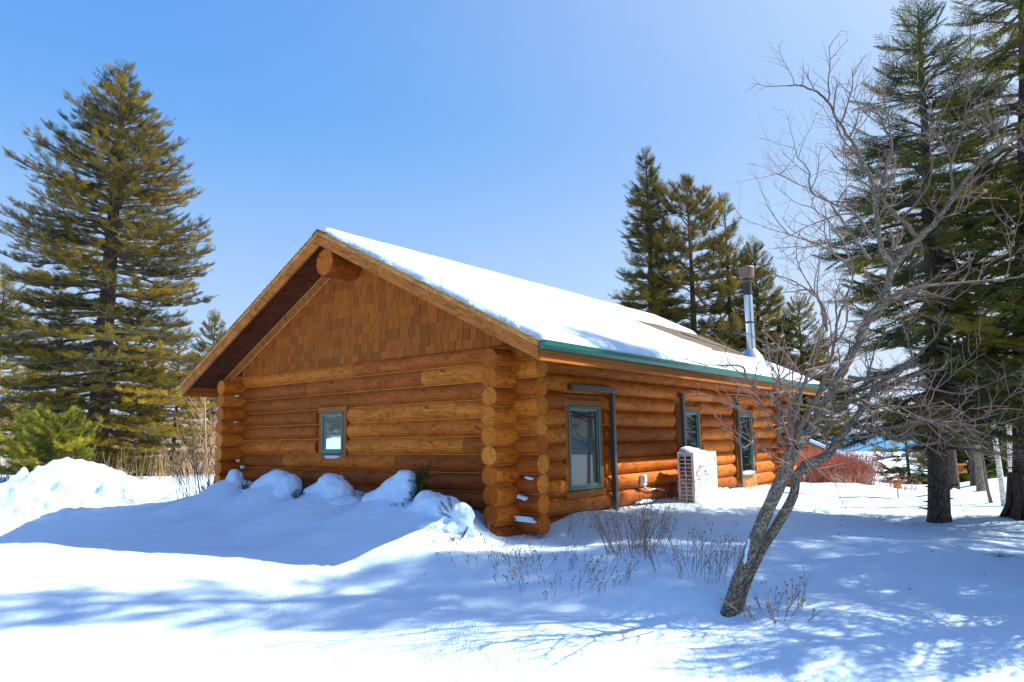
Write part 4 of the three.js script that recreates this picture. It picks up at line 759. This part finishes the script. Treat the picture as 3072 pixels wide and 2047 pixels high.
  limbs.forEach(([r0, r1, p], i) => {
    const curve = new THREE.CatmullRomCurve3(p), n = Math.max(10, p.length * 5), pts = curve.getPoints(n);
    const heavy = i < 2, bark = i < 6 || i === 9;
    pts.forEach((q, k) => { if (k && k < n && !heavy) { q.x += 0.012 * noise(k * 0.7, i * 3.3); q.z += 0.03 * noise(k * 0.5, i * 7.7, 2); } });
    part(heavy ? 'trunk' : 'limb', new MB().tube(pts, u => mix(r0, r1, Math.pow(u, 0.8)) * (heavy ? 1 + 0.22 * Math.exp(-u * 12) + 0.08 * noise(u * 9, i) : 1), heavy ? 18 : 9, heavy ? 0.12 : 0.07, i).geo(), bark ? M.greyBark : M.youngBark, t);
    if (heavy) return;
    const len = curve.getLength(), m = Math.round(len * (r0 > 0.03 ? 4.2 : 6));
    for (let k = 0; k < m; k++) {
      const u = 0.12 + 0.86 * (k + r()) / m, s = curve.getPoint(u), d = curve.getTangent(u), loc = mix(r0, r1, u);
      const ax = V(r() - 0.5, r() - 0.3, r() - 0.5).cross(d).normalize();
      fork(s, d.multiplyScalar(0.6).addScaledVector(ax, 0.8).add(V(0, 0.15, 0)), (0.3 + 0.75 * r() * r()) * (1.15 - 0.5 * u) * (r0 < 0.013 ? 0.6 : 1), Math.min(loc * 0.62, 0.011), 1);
    }
    fork(p[p.length - 1], p[p.length - 1].clone().sub(p[p.length - 2]), 0.35, r1 * 0.9, 1);
  });
  part('branchlets', small.geo(), M.youngBark, t, 'stuff');
  part('twigs', twigs.geo(), M.twig, t, 'stuff');
  const sh = new THREE.Shape(); [[0, 0], [0.03, 0.02], [0.045, 0.1], [0.075, 0.17], [0.1, 0.27], [0.085, 0.28], [0.06, 0.2], [0.035, 0.16], [0.02, 0.08], [-0.005, 0.04]].forEach(([x, y], k) => k ? sh.lineTo(x, y) : sh.moveTo(x, y));
  const sn = new THREE.ExtrudeGeometry(sh, { depth: 0.03, bevelEnabled: true, bevelSize: 0.006, bevelThickness: 0.01, bevelSegments: 2 }), sm = solo('snow_patch', sn, M.snow, 'narrow snow streak on the leaning trunk', 'snow');
  sm.position.copy(V(0.165, 0.42, 0.03).applyAxisAngle(V(0, 1, 0), t.rotation.y).add(t.position)); sm.rotation.y = t.rotation.y; sm.scale.set(0.6, 0.75, 0.6);
}

// ------------------------------------------------------------------ conifers
conifer('spruce_tree', 'tall broad sunlit spruce left of the cabin, the tree nearest the left edge in full', 'tree', 'big spruces', on(-22.2, -2.9, 0), { seed: 21, rise: 0.35, kind: 'near', h: 15.2, tuft: 3, rad: 3.65, y0: 0.7, tr: 0.42, size: 0.31, step: 0.13, inner: 0.62, whorl: 0.38, per: 8, tints: [[0.2, 0.155, 0.02], [0.32, 0.22, 0.02], [0.11, 0.1, 0.02]], keep: 0.82, droop: 0.42, curl: 0.9, low: -0.1, high: 0.75, limb: 0.7, gap: 0.14, lean: [1.9, 0.6],
  prof: t => (t < 0.55 ? mix(0.86, 1.02, smooth(0, 0.4, t)) : t < 0.78 ? mix(1.02, 0.54, (t - 0.55) / 0.23) : t < 0.93 ? mix(0.54, 0.24, (t - 0.78) / 0.15) : mix(0.24, 0.02, (t - 0.93) / 0.07)) * (1 + 0.3 * noise(t * 13, 3)) });
conifer('spruce_tree', 'spruce with a bare lower trunk at right, reaching the top of the picture', 'tree', 'big spruces', on(4.34, -5.2, -0.03), { seed: 33, h: 8.75, rad: 2.15, prof: t => Math.pow(1 - t, 0.85) * mix(0.6, 1.1, smooth(0.03, 0.24, t)) * (1 + 0.25 * noise(t * 9, 31)), y0: 1.65, tr: 0.165, kind: 'near', size: 0.42, step: 0.085, whorl: 0.29, per: 7, tints: deep, keep: 0.8, droop: 0.3, curl: 0.35, low: -0.3, high: 0.75, lean: [0.37, -0.3], gap: 0.18, stubs: 46, dead: 26, inner: 0.7, hang: 0.16 });
conifer('spruce_tree', 'tallest dark spruce with a flared root foot at the right edge', 'tree', 'big spruces', on(5.36, -5.95, -0.05), { seed: 37, h: 11.8, rad: 2.1, y0: 2.0, tr: 0.165, gap: 0.22, kind: 'near', size: 0.42, step: 0.1, whorl: 0.32, per: 7, tints: deep, keep: 0.78, droop: 0.35, curl: 0.3, low: -0.35, high: 0.7, flare: true, stubs: 40, dead: 26, inner: 0.7, hang: 0.16, lean: [1.02, -0.83] });
conifer('spruce_tree', 'young golden spruce close to the right side of the big left spruce', 'tree', 'big spruces', on(-22.9, -6.1), { seed: 23, h: 6.2, rad: 2.0, y0: 0.3, tr: 0.1, kind: 'near', tuft: 2, size: 0.34, step: 0.16, whorl: 0.36, per: 7, tints: [[0.22, 0.165, 0.02], [0.32, 0.22, 0.02], [0.14, 0.12, 0.02]], keep: 0.85, curl: 0.8, inner: 0.5 });
// behind the roof
conifer('spruce_tree', 'pointed spruce, tallest of the trees behind the roof', 'tree', 'trees behind the roof', on(-10.0, -23.2), { seed: 41, h: 16.2, rad: 2.9, y0: 2, tr: 0.28, kind: 'near', tuft: 2, size: 0.5, step: 0.2, whorl: 0.42, per: 7, tints: olive, keep: 0.85, curl: 0.8, lean: [0.1, 0], prof: t => Math.pow(1 - t, 0.7) * (0.85 + 0.2 * noise(t * 11, 8)) });
conifer('pine_tree', 'broad pine with clumped needles beside the tallest spruce behind the roof', 'tree', 'trees behind the roof', on(-8.3, -24.4), { seed: 43, h: 14.6, rad: 2.7, y0: 3.5, tr: 0.24, kind: 'pine', size: 0.6, step: 0.3, whorl: 0.55, per: 5, tints: [[0.18, 0.135, 0.03], [0.13, 0.11, 0.028], [0.24, 0.17, 0.028]], keep: 0.72, curl: 0.9, low: 0.05, high: 0.8, gap: 0.2, inner: 0.75, prof: t => 0.55 + 0.45 * Math.sin(Math.PI * Math.pow(t, 0.7)) - 0.65 * smooth(0.72, 1, t) });
conifer('spruce_tree', 'slim open spruce between the pine and the flue behind the roof', 'tree', 'trees behind the roof', on(-7.1, -26), { seed: 47, h: 13.8, rad: 2.1, y0: 4.5, tr: 0.2, size: 0.5, step: 0.24, whorl: 0.55, per: 5, tints: deep, keep: 0.62, curl: 0.7, gap: 0.2 });
conifer('spruce_tree', 'golden spruce behind the flue', 'tree', 'trees behind the roof', on(-6.0, -26.8), { seed: 51, h: 11.4, rad: 2.5, y0: 1.5, tr: 0.2, size: 0.6, step: 0.2, whorl: 0.42, per: 7, tints: olive, keep: 0.85, curl: 0.8 });
conifer('spruce_tree', 'low spruce behind the far roof corner', 'tree', 'trees behind the roof', on(-4.4, -28), { seed: 53, h: 8.6, rad: 2.3, y0: 1, tr: 0.18, size: 0.6, step: 0.22, whorl: 0.42, per: 7, tints: olive, curl: 0.7 });
for (const [x, z, h, s, l] of [[-8.0, -27, 9.5, 55, 'thin bare-stemmed pine right of the clumped pine'], [-7.6, -25.2, 8.2, 57, 'short thin pine left of the slim open spruce']])
  conifer('pine_tree', l, 'tree', 'trees behind the roof', on(x, z), { seed: s, h, rad: 1.3, y0: 4.5, tr: 0.12, kind: 'pine', size: 0.5, step: 0.3, whorl: 0.6, per: 4, tints: deep, keep: 0.6, curl: 0.8, gap: 0.25 });
// left distance
conifer('spruce_tree', 'spruce cut off by the left edge of the picture', 'tree', 'distant trees at left', on(-39.2, -4.1), { seed: 61, h: 10.2, rad: 3.0, y0: 1.5, tr: 0.22, size: 0.75, step: 0.28, whorl: 0.5, per: 6, tints: olive, keep: 0.7, curl: 0.8, gap: 0.2 });
for (const [x, z, h, s, l] of [[-36.3, -14.7, 9.2, 62, 'small distant spruce peeking over the left eave'], [-40, -11.5, 8.2, 63, 'distant spruce behind the big left spruce'], [-45, -9, 9.8, 64, 'farther spruce beyond the big left spruce, on its left side'], [-48, -1, 7.5, 65, 'low distant spruce at the far left']])
  conifer('spruce_tree', l, 'tree', 'distant trees at left', on(x, z), { seed: s, h, rad: 2.2, y0: 1, tr: 0.18, size: 0.75, step: 0.3, whorl: 0.5, per: 6, tints: olive, keep: 0.75, curl: 0.7 });
conifer('pine_sapling', 'small bright yellow green pine behind the snow bank', 'tree', null, on(-15.4, 0.95, 0.1), { seed: 71, h: 2.15, rad: 0.98, y0: 0.15, tr: 0.05, kind: 'pine', size: 0.25, step: 0.075, whorl: 0.17, per: 7, tints: [[0.26, 0.27, 0.03], [0.17, 0.2, 0.03], [0.36, 0.31, 0.03]], keep: 0.8, gap: 0.12, curl: 0.9, low: 0.15, high: 0.9, inner: 0.3, lean: [0.35, -0.15], prof: t => 0.75 + 0.35 * Math.sin(t * 2.6) - 0.75 * smooth(0.6, 1, t) });
// right distance
conifer('spruce_tree', 'dark little spruce in the distance left of the bare trunk spruce', 'tree', 'distant trees at right', on(1.2, -20.5), { seed: 81, h: 2.6, rad: 1.3, y0: 0.2, tr: 0.08, size: 0.45, step: 0.16, whorl: 0.3, per: 6, tints: deep });
for (const [x, z, h, s, l] of [[3.2, -24, 5.6, 82, 'green spruce seen between the two right hand trunks'], [4.6, -27, 5, 83, 'pale green spruce behind the birches'], [2.4, -23, 4.6, 86, 'dark green spruce beside the little dark spruce at right'], [2.4, -30, 6.5, 84, 'hazy spruce low behind the bare trunk spruce'], [6.2, -22, 6, 85, 'spruce behind the root foot at the right edge']])
  conifer('spruce_tree', l, 'tree', 'distant trees at right', on(x, z), { seed: s, h, rad: 1.7, y0: 0.3, tr: 0.1, size: 0.6, step: 0.24, whorl: 0.4, per: 6, tints: [[0.16, 0.18, 0.03], [0.12, 0.15, 0.028]], keep: 0.8 });
// spruces beyond the right edge of the frame, whose shadows cross the foreground
for (const [x, z, h, s, rr, y0] of [[8.1, -3.1, 7, 91, 1.5, 1.2], [7.4, -0.5, 4.6, 94, 1.0, 0.4], [9.7, -6.4, 19.5, 92, 1.6, 6.2]])
  conifer(y0 > 5 ? 'pine_tree' : 'spruce_tree', y0 > 5 ? 'tall pine with a long bare trunk beyond the right edge of the picture' : h < 5 ? 'small young spruce beyond the right edge of the picture' : 'dark spruce standing beyond the right edge of the picture', 'tree', 'trees right of the picture', on(x, z), { seed: s, h, rad: rr, y0, tr: 0.22, size: 0.55, step: 0.17, whorl: 0.36, per: 7, tints: deep, keep: y0 > 5 ? 0.62 : 0.8, gap: y0 > 5 ? 0.34 : 0.2 });
// trees left of the picture: the gable window mirrors them
for (const [x, z, h, g, l] of [[-21, 13.5, 8, 95, 'spruce left of the picture, mirrored in the gable window'], [-26, 18, 11, 96, 'taller spruce left of the picture behind the first'], [-30, 14, 10, 97, 'spruce farthest left of the picture']])
  conifer('spruce_tree', l, 'tree', 'trees left of the picture', on(x, z), { seed: g, h, rad: 2.4, y0: 0.8, tr: 0.18, size: 0.7, step: 0.3, whorl: 0.5, per: 6, tints: olive, keep: 0.8, curl: 0.7 });
// trunks at right
function trunkTree(name, label, group, x, z, h, r0, mat, lean, seed) {
  const r = rng(seed), t = thing(name, label, 'tree', on(x, z, -0.1), 0, group), pts = [], b = new MB();
  for (let k = 0; k <= 10; k++) { const u = k / 10; pts.push(V(lean[0] * u + 0.06 * noise(u * 3, seed), h * u, lean[1] * u + 0.06 * noise(u * 3, seed, 4))); }
  part('trunk', new MB().tube(pts, u => r0 * (1 - 0.75 * u) * (1 + 0.3 * Math.exp(-u * 30)), 12, 0.08, seed).geo(), mat, t);
  for (let k = 0; k < 26; k++) { const u = 0.18 + 0.8 * r(), f = u * 10, j = Math.min(9, Math.floor(f)), p = pts[j].clone().lerp(pts[j + 1], f - j), a = r() * 6.3, L = h * 0.2 * (1.1 - u * 0.7) * (0.5 + r()); const q = p.clone().add(V(Math.cos(a) * L * 0.5, L * 0.32, Math.sin(a) * L * 0.5)), e = p.clone().add(V(Math.cos(a + 0.2) * L * 0.85, L * 0.85, Math.sin(a + 0.2) * L * 0.85)); b.tube([p, q, e], v => Math.max(0.004, r0 * 0.22 * (1 - u * 0.6) * (1 - 0.8 * v)), 4, 0, 0, false);
    for (let i = 0; i < 5; i++) { const s = q.clone().lerp(e, r()), c = r() * 6.3, l = L * 0.35; b.tube([s, s.clone().add(V(Math.cos(c) * l * 0.6, l * 0.7, Math.sin(c) * l * 0.6))], v => Math.max(0.0025, 0.006 * (1 - v)), 3, 0, 0, false); } }
  part('branches', b.geo(), M.youngBark, t, 'stuff'); return t;
}
trunkTree('birch_tree', 'white birch trunk at the right edge, left of the pair', 'pair of white birches', 4.83, -9.2, 5, 0.055, M.birch, [-0.1, 0], 1);
trunkTree('birch_tree', 'white birch trunk at the right edge, right of the pair', 'pair of white birches', 4.93, -9.7, 5.2, 0.055, M.birch, [0.25, 0], 2);
trunkTree('bare_tree', 'thin dark bare trunk beside the birch pair', null, 4.55, -10.3, 3.2, 0.035, M.youngBark, [-0.35, 0.2], 3);
trunkTree('bare_tree', 'brown trunk just right of the bare trunk spruce', null, 3.66, -11.7, 6, 0.12, M.spruceBark, [0.1, 0], 4);
trunkTree('bare_tree', 'pale trunk in the distance between the brown trunk and the birches', null, 3.75, -16, 6, 0.1, M.greyBark, [0.15, 0], 5);
trunkTree('bare_tree', 'far pair trunk behind the brown trunk', null, 3.55, -16.9, 6, 0.1, M.spruceBark, [-0.1, 0], 6);

// ------------------------------------------------------------------ shrubs
const dry = 'dry shrubs poking out of the foreground snow';
const seedHead = { buds: 0.5, budSize: 0.009, budMat: M.brownStem };
bareShrub('dry_shrub', 'tallest fan of reddish dry stems in front of the side wall', 'shrub', dry, on(2.3, 0.75), { seed: 1, n: 85, h: 0.62, spread: 0.42, foot: 0.26, sx: 1.3, rad: 0.003, kids: 3, ...seedHead });
bareShrub('dry_shrub', 'low dark dry stems nearest the camera left of the leaning tree', 'shrub', dry, on(1.95, 1.75), { seed: 2, n: 60, h: 0.3, spread: 0.6, foot: 0.5, sx: 1.5, rad: 0.0026, kids: 3, ...seedHead });
bareShrub('dry_shrub', 'sparse thin stalks in front of the near log corner', 'shrub', dry, on(0.75, 1.35), { seed: 3, n: 55, h: 0.26, spread: 0.7, foot: 0.7, sx: 1.4, rad: 0.0022, kids: 3, ...seedHead });
bareShrub('dry_shrub', 'dry stems just left of the leaning trunk', 'shrub', dry, on(3.05, 1.05), { seed: 4, n: 46, h: 0.48, spread: 0.5, foot: 0.4, sx: 1.3, rad: 0.0027, kids: 3, ...seedHead });
bareShrub('dry_shrub', 'low dry stems at the right foot of the leaning trunk', 'shrub', dry, on(4.15, 1.75), { seed: 5, n: 26, h: 0.34, spread: 0.8, foot: 0.25, rad: 0.0028, kids: 3, ...seedHead });
bareShrub('dry_shrub', 'pale stalks at the foot of the near log corner', 'shrub', dry, on(0.35, -0.55), { seed: 6, n: 34, h: 0.3, spread: 0.8, foot: 0.45, sz: 1.4, rad: 0.0028, kids: 3, mat: M.tanStem, ...seedHead });
bareShrub('berry_shrub', 'bare shrub with a few red berries in front of the heat pump', 'shrub', null, on(0.74, -4.0), { seed: 7, n: 20, h: 0.8, spread: 0.24, foot: 0.22, rad: 0.0032, kids: 3, depth: 2, buds: 0.1, budSize: 0.014, budMat: M.berry, curve: 0.6 });
bareShrub('bare_shrub', 'dark leafless shrub at the far left corner of the cabin', 'shrub', null, on(-9.3, -0.5), { seed: 8, n: 75, h: 1.35, spread: 0.42, foot: 0.5, sz: 1.5, rad: 0.008, kids: 4, depth: 2, mat: M.branch });
bareShrub('dogwood_shrub', 'dense red stemmed dogwood beyond the far cabin corner', 'shrub', null, on(0.5, -13.9), { seed: 9, n: 900, h: 0.98, spread: 0.34, foot: 0.95, rad: 0.006, kids: 2, mat: M.redStem });
bareShrub('dogwood_shrub', 'loose red twigs right of the dense dogwood', 'shrub', null, on(1.9, -13.2), { seed: 10, n: 70, h: 0.5, spread: 0.5, foot: 0.8, rad: 0.005, kids: 3, mat: M.redStem });
bareShrub('bare_shrub', 'low brown twigs on the snow hillock in front of the dogwood', 'shrub', null, on(1.4, -12.0), { seed: 11, n: 60, h: 0.42, spread: 0.9, foot: 0.45, rad: 0.004, kids: 3 });
bareShrub('dry_shrub', 'sprig of dry stalks by the last downspout', 'shrub', null, on(0.35, -7.4), { seed: 12, n: 16, h: 0.38, spread: 0.6, foot: 0.2, rad: 0.003, kids: 3, mat: M.tanStem });
// tan brush and thin bare trees behind the left bank
{
  const r = rng(66), m = new MB();
  for (let k = 0; k < 3400; k++) {
    const x = -19 - 20 * r(), z = -4 - 17 * r() + (x + 28) * -0.1, y = H(x, z), h = (0.8 + 2.4 * r() * r()) * (1 + 0.5 * noise(x * 0.4, z * 0.4)), a = r() * 6.3, s = 0.15 + 0.6 * r();
    m.tube([V(x, y - 0.1, z), V(x + Math.cos(a) * s * h * 0.5, y + h * 0.55, z + Math.sin(a) * s * h * 0.5), V(x + Math.cos(a) * s * h, y + h, z + Math.sin(a) * s * h)], u => 0.011 * (1 - 0.6 * u), 3, 0, 0, false);
  }
  for (let k = 0; k < 900; k++) { const x = -18 - 16 * r(), z = 0 - 6 * r(), y = H(x, z), h = 0.5 + 0.7 * r(), a = r() * 6.3, s = 0.4 * r(); m.tube([V(x, y - 0.1, z), V(x + Math.cos(a) * s * h, y + h, z + Math.sin(a) * s * h)], u => 0.008 * (1 - 0.6 * u), 3, 0, 0, false); }
  solo('brushwood', m.geo(), M.tanStem, 'tan thicket of leafless brush behind the snow bank and the big left spruce', 'brush', null, 'stuff');
  const labels = ['pale leafless sapling close to the left eave', 'leafless sapling in the tan brush below the left eave', 'leafless sapling right of the big left spruce trunk', 'thin leafless tree deep in the tan brush', 'slanting leafless sapling in the tan brush', 'leafless sapling behind the bare shrub at the left corner', 'leafless tree beyond the small bright pine', 'far leafless tree left of the small distant spruce'];
  [[-22, -7.6, 5.5], [-24, -7.4, 5], [-23.5, -5.2, 4.5], [-30, -9, 6], [-27, -7.6, 5.5], [-20.5, -6.3, 4.6], [-33, -1, 5], [-34, -13, 6.5]].forEach(([x, z, h], i) => trunkTree('bare_sapling', labels[i], 'leafless saplings at left', x, z, h, 0.06, M.youngBark, [r() - 0.5, r() - 0.5], 20 + i).traverse(q => { if (q.isMesh) q.material = M.tanStem; }));
}
// ------------------------------------------------------------------ buildings beyond
{
  const t = thing('red_shed', 'small red shed with a snowy roof behind the red dogwood', 'shed', [-2.65, 0, -20.9], 0.29);
  const y0 = H(-2.2, -20.9) - 0.3, s = new THREE.Shape(), W = 2.05, e = 0.42, p = 1.42;
  s.moveTo(-W, y0); s.lineTo(W, y0); s.lineTo(W, e); s.lineTo(0, p); s.lineTo(-W, e);
  const g = new THREE.ExtrudeGeometry(s, { depth: 4, bevelEnabled: false }); g.translate(0, 0, -4); part('wall', g, std({ color: rgb(0.2, 0.05, 0.032), roughness: 0.8 }), t);
  const k = (p - e) / W;
  for (const d of [-1, 1]) {
    const strip = (off, th, ext, z0, z1, name, mat) => { const q = new THREE.Shape(), x1 = W + ext; q.moveTo(0, p + off); q.lineTo(d * x1, p - k * x1 + off); q.lineTo(d * x1, p - k * x1 + off + th); q.lineTo(0, p + off + th); const f = new THREE.ExtrudeGeometry(q, { depth: z1 - z0, bevelEnabled: false }); f.translate(0, 0, z0); return part(name, f, mat, t); };
    strip(0.01, 0.08, 0.3, -4.3, 0.3, 'roof', M.roofing[0]); strip(-0.14, 0.14, 0.28, 0.27, 0.31, 'fascia', M.board); strip(0.092, 0.12, 0.28, -4.28, 0.29, 'snow_layer', M.snow);
  }
  for (let i = 0; i < 22; i++) part('board', box(0.19, 0.9, 0.02, -1.95 + i * 0.185, 0.0 - 0.1, 0.012), M.redBoard ??= std({ color: rgb(0.22, 0.055, 0.035), roughness: 0.8 }), t);
}
{
  const t = thing('red_house', 'dark red house with white windows, cut by the left edge behind trees', 'house', [-50, 0, 3.5], 0.75);
  const y0 = H(-50, 3.5) - 0.5;
  part('wall', box(9, 4, 6, 0, y0 + 2.2, 0), std({ color: rgb(0.26, 0.06, 0.035), roughness: 0.85 }), t);
  for (let k = 0; k < 13; k++) part('siding_board', box(9.02, 0.26, 0.03, 0, y0 + 0.4 + k * 0.3, 3.02), M.redBoard, t);
  for (const x of [-2.6, 0, 2.6]) { const w = part('window', box(1.1, 1.2, 0.06, x, y0 + 2.6, 3.05), M.pane, t); part('frame', joined([box(0.1, 1.3, 0.1, x - 0.55, y0 + 2.6, 3.06), box(0.1, 1.3, 0.1, x + 0.55, y0 + 2.6, 3.06), box(1.0, 0.1, 0.1, x, y0 + 3.2, 3.06), box(1.0, 0.1, 0.1, x, y0 + 2.0, 3.06), box(0.06, 1.1, 0.09, x, y0 + 2.6, 3.06)]), M.white, w); }
  const s = new THREE.Shape(); s.moveTo(-3.6, 0); s.lineTo(3.6, 0); s.lineTo(0, 1.9); const g = new THREE.ExtrudeGeometry(s, { depth: 9.8, bevelEnabled: false }); g.rotateY(Math.PI / 2); g.translate(-4.9, y0 + 4.2, 0);
  const rf = part('roof', g, M.roofing[0], t); const s2 = new THREE.Shape(); s2.moveTo(-3.62, 0.1); s2.lineTo(0, 2.02); s2.lineTo(3.62, 0.1); s2.lineTo(3.5, 0.3); s2.lineTo(0, 2.2); s2.lineTo(-3.5, 0.3); const g2 = new THREE.ExtrudeGeometry(s2, { depth: 9.7, bevelEnabled: false }); g2.rotateY(Math.PI / 2); g2.translate(-4.85, y0 + 4.2, 0); part('snow_layer', g2, M.snow, rf);
}
// two small wooden things on posts at right
{
  const a = thing('bird_box', 'tan wooden bird box on a thin post near the red twigs', 'bird box', on(2.78, -10.3), 0.9);
  a.scale.setScalar(0.72); part('post', box(0.03, 0.5, 0.03, 0, 0.15, 0), M.twig, a);
  const s = new THREE.Shape(); s.moveTo(-0.08, -0.1); s.lineTo(0.08, -0.1); s.lineTo(0.08, 0.06); s.lineTo(0, 0.13); s.lineTo(-0.08, 0.06); const g = new THREE.ExtrudeGeometry(s, { depth: 0.15, bevelEnabled: true, bevelSize: 0.005, bevelThickness: 0.005, bevelSegments: 1 }); g.translate(0, 0.42, -0.075); part('box', g, M.boardPale, a);
  for (const d of [-1, 1]) { const q = box(0.14, 0.014, 0.22, 0, 0, 0); q.rotateZ(-d * 0.72); q.translate(d * 0.052, 0.518, 0); part('roof', q, M.board, a); }
  const b = thing('post_feeder', 'orange brown wooden feeder on a square post right of the bare trunk spruce', 'feeder', on(3.68, -12.3), 0.3);
  part('post', box(0.09, 0.62, 0.09, 0, 0.2, 0, 0.008), M.boardPale, b); part('tray', box(0.34, 0.05, 0.24, 0.05, 0.53, 0, 0.008), M.boardPale, b); part('hopper', box(0.2, 0.13, 0.16, 0.06, 0.62, 0, 0.008), M.board, b); part('roof', box(0.32, 0.03, 0.26, 0.06, 0.7, 0, 0.006), M.boardPale, b);
}
// bits of twig and bark fallen on the snow
{
  const r = rng(909), t = thing('fallen_twig', 'small dark branched twig lying on the snow at right', 'twig', on(5.45, -1.4, 0.02)), m = new MB();
  for (let k = 0; k < 7; k++) { const a = k * 0.9, p = V((r() - 0.5) * 0.06, 0.015, (r() - 0.5) * 0.06); m.tube([p, V(p.x + Math.cos(a) * 0.08, 0.035, p.z + Math.sin(a) * 0.08), V(p.x + Math.cos(a + 0.3) * 0.16, 0.02, p.z + Math.sin(a + 0.3) * 0.16)], u => 0.005 * (1 - 0.6 * u), 5); }
  part('twigs', m.geo(), M.branch, t);
  const d = new MB();
  for (let k = 0; k < 170; k++) { const x = 0.5 + 6 * r(), z = -9 + 12 * r() * r(), y = H(x, z) + 0.004, a = r() * 6.3, l = 0.01 + 0.025 * r() * r(); d.tube([V(x - Math.cos(a) * l, y, z - Math.sin(a) * l), V(x + Math.cos(a) * l, y + 0.004, z + Math.sin(a) * l)], () => 0.002 + 0.003 * r(), 4); }
  solo('bark_litter', d.geo(), M.branch, 'specks of bark and needles scattered over the snow', 'litter', null, 'stuff');
}
camera.updateMatrixWorld();
renderer.render(scene, camera);
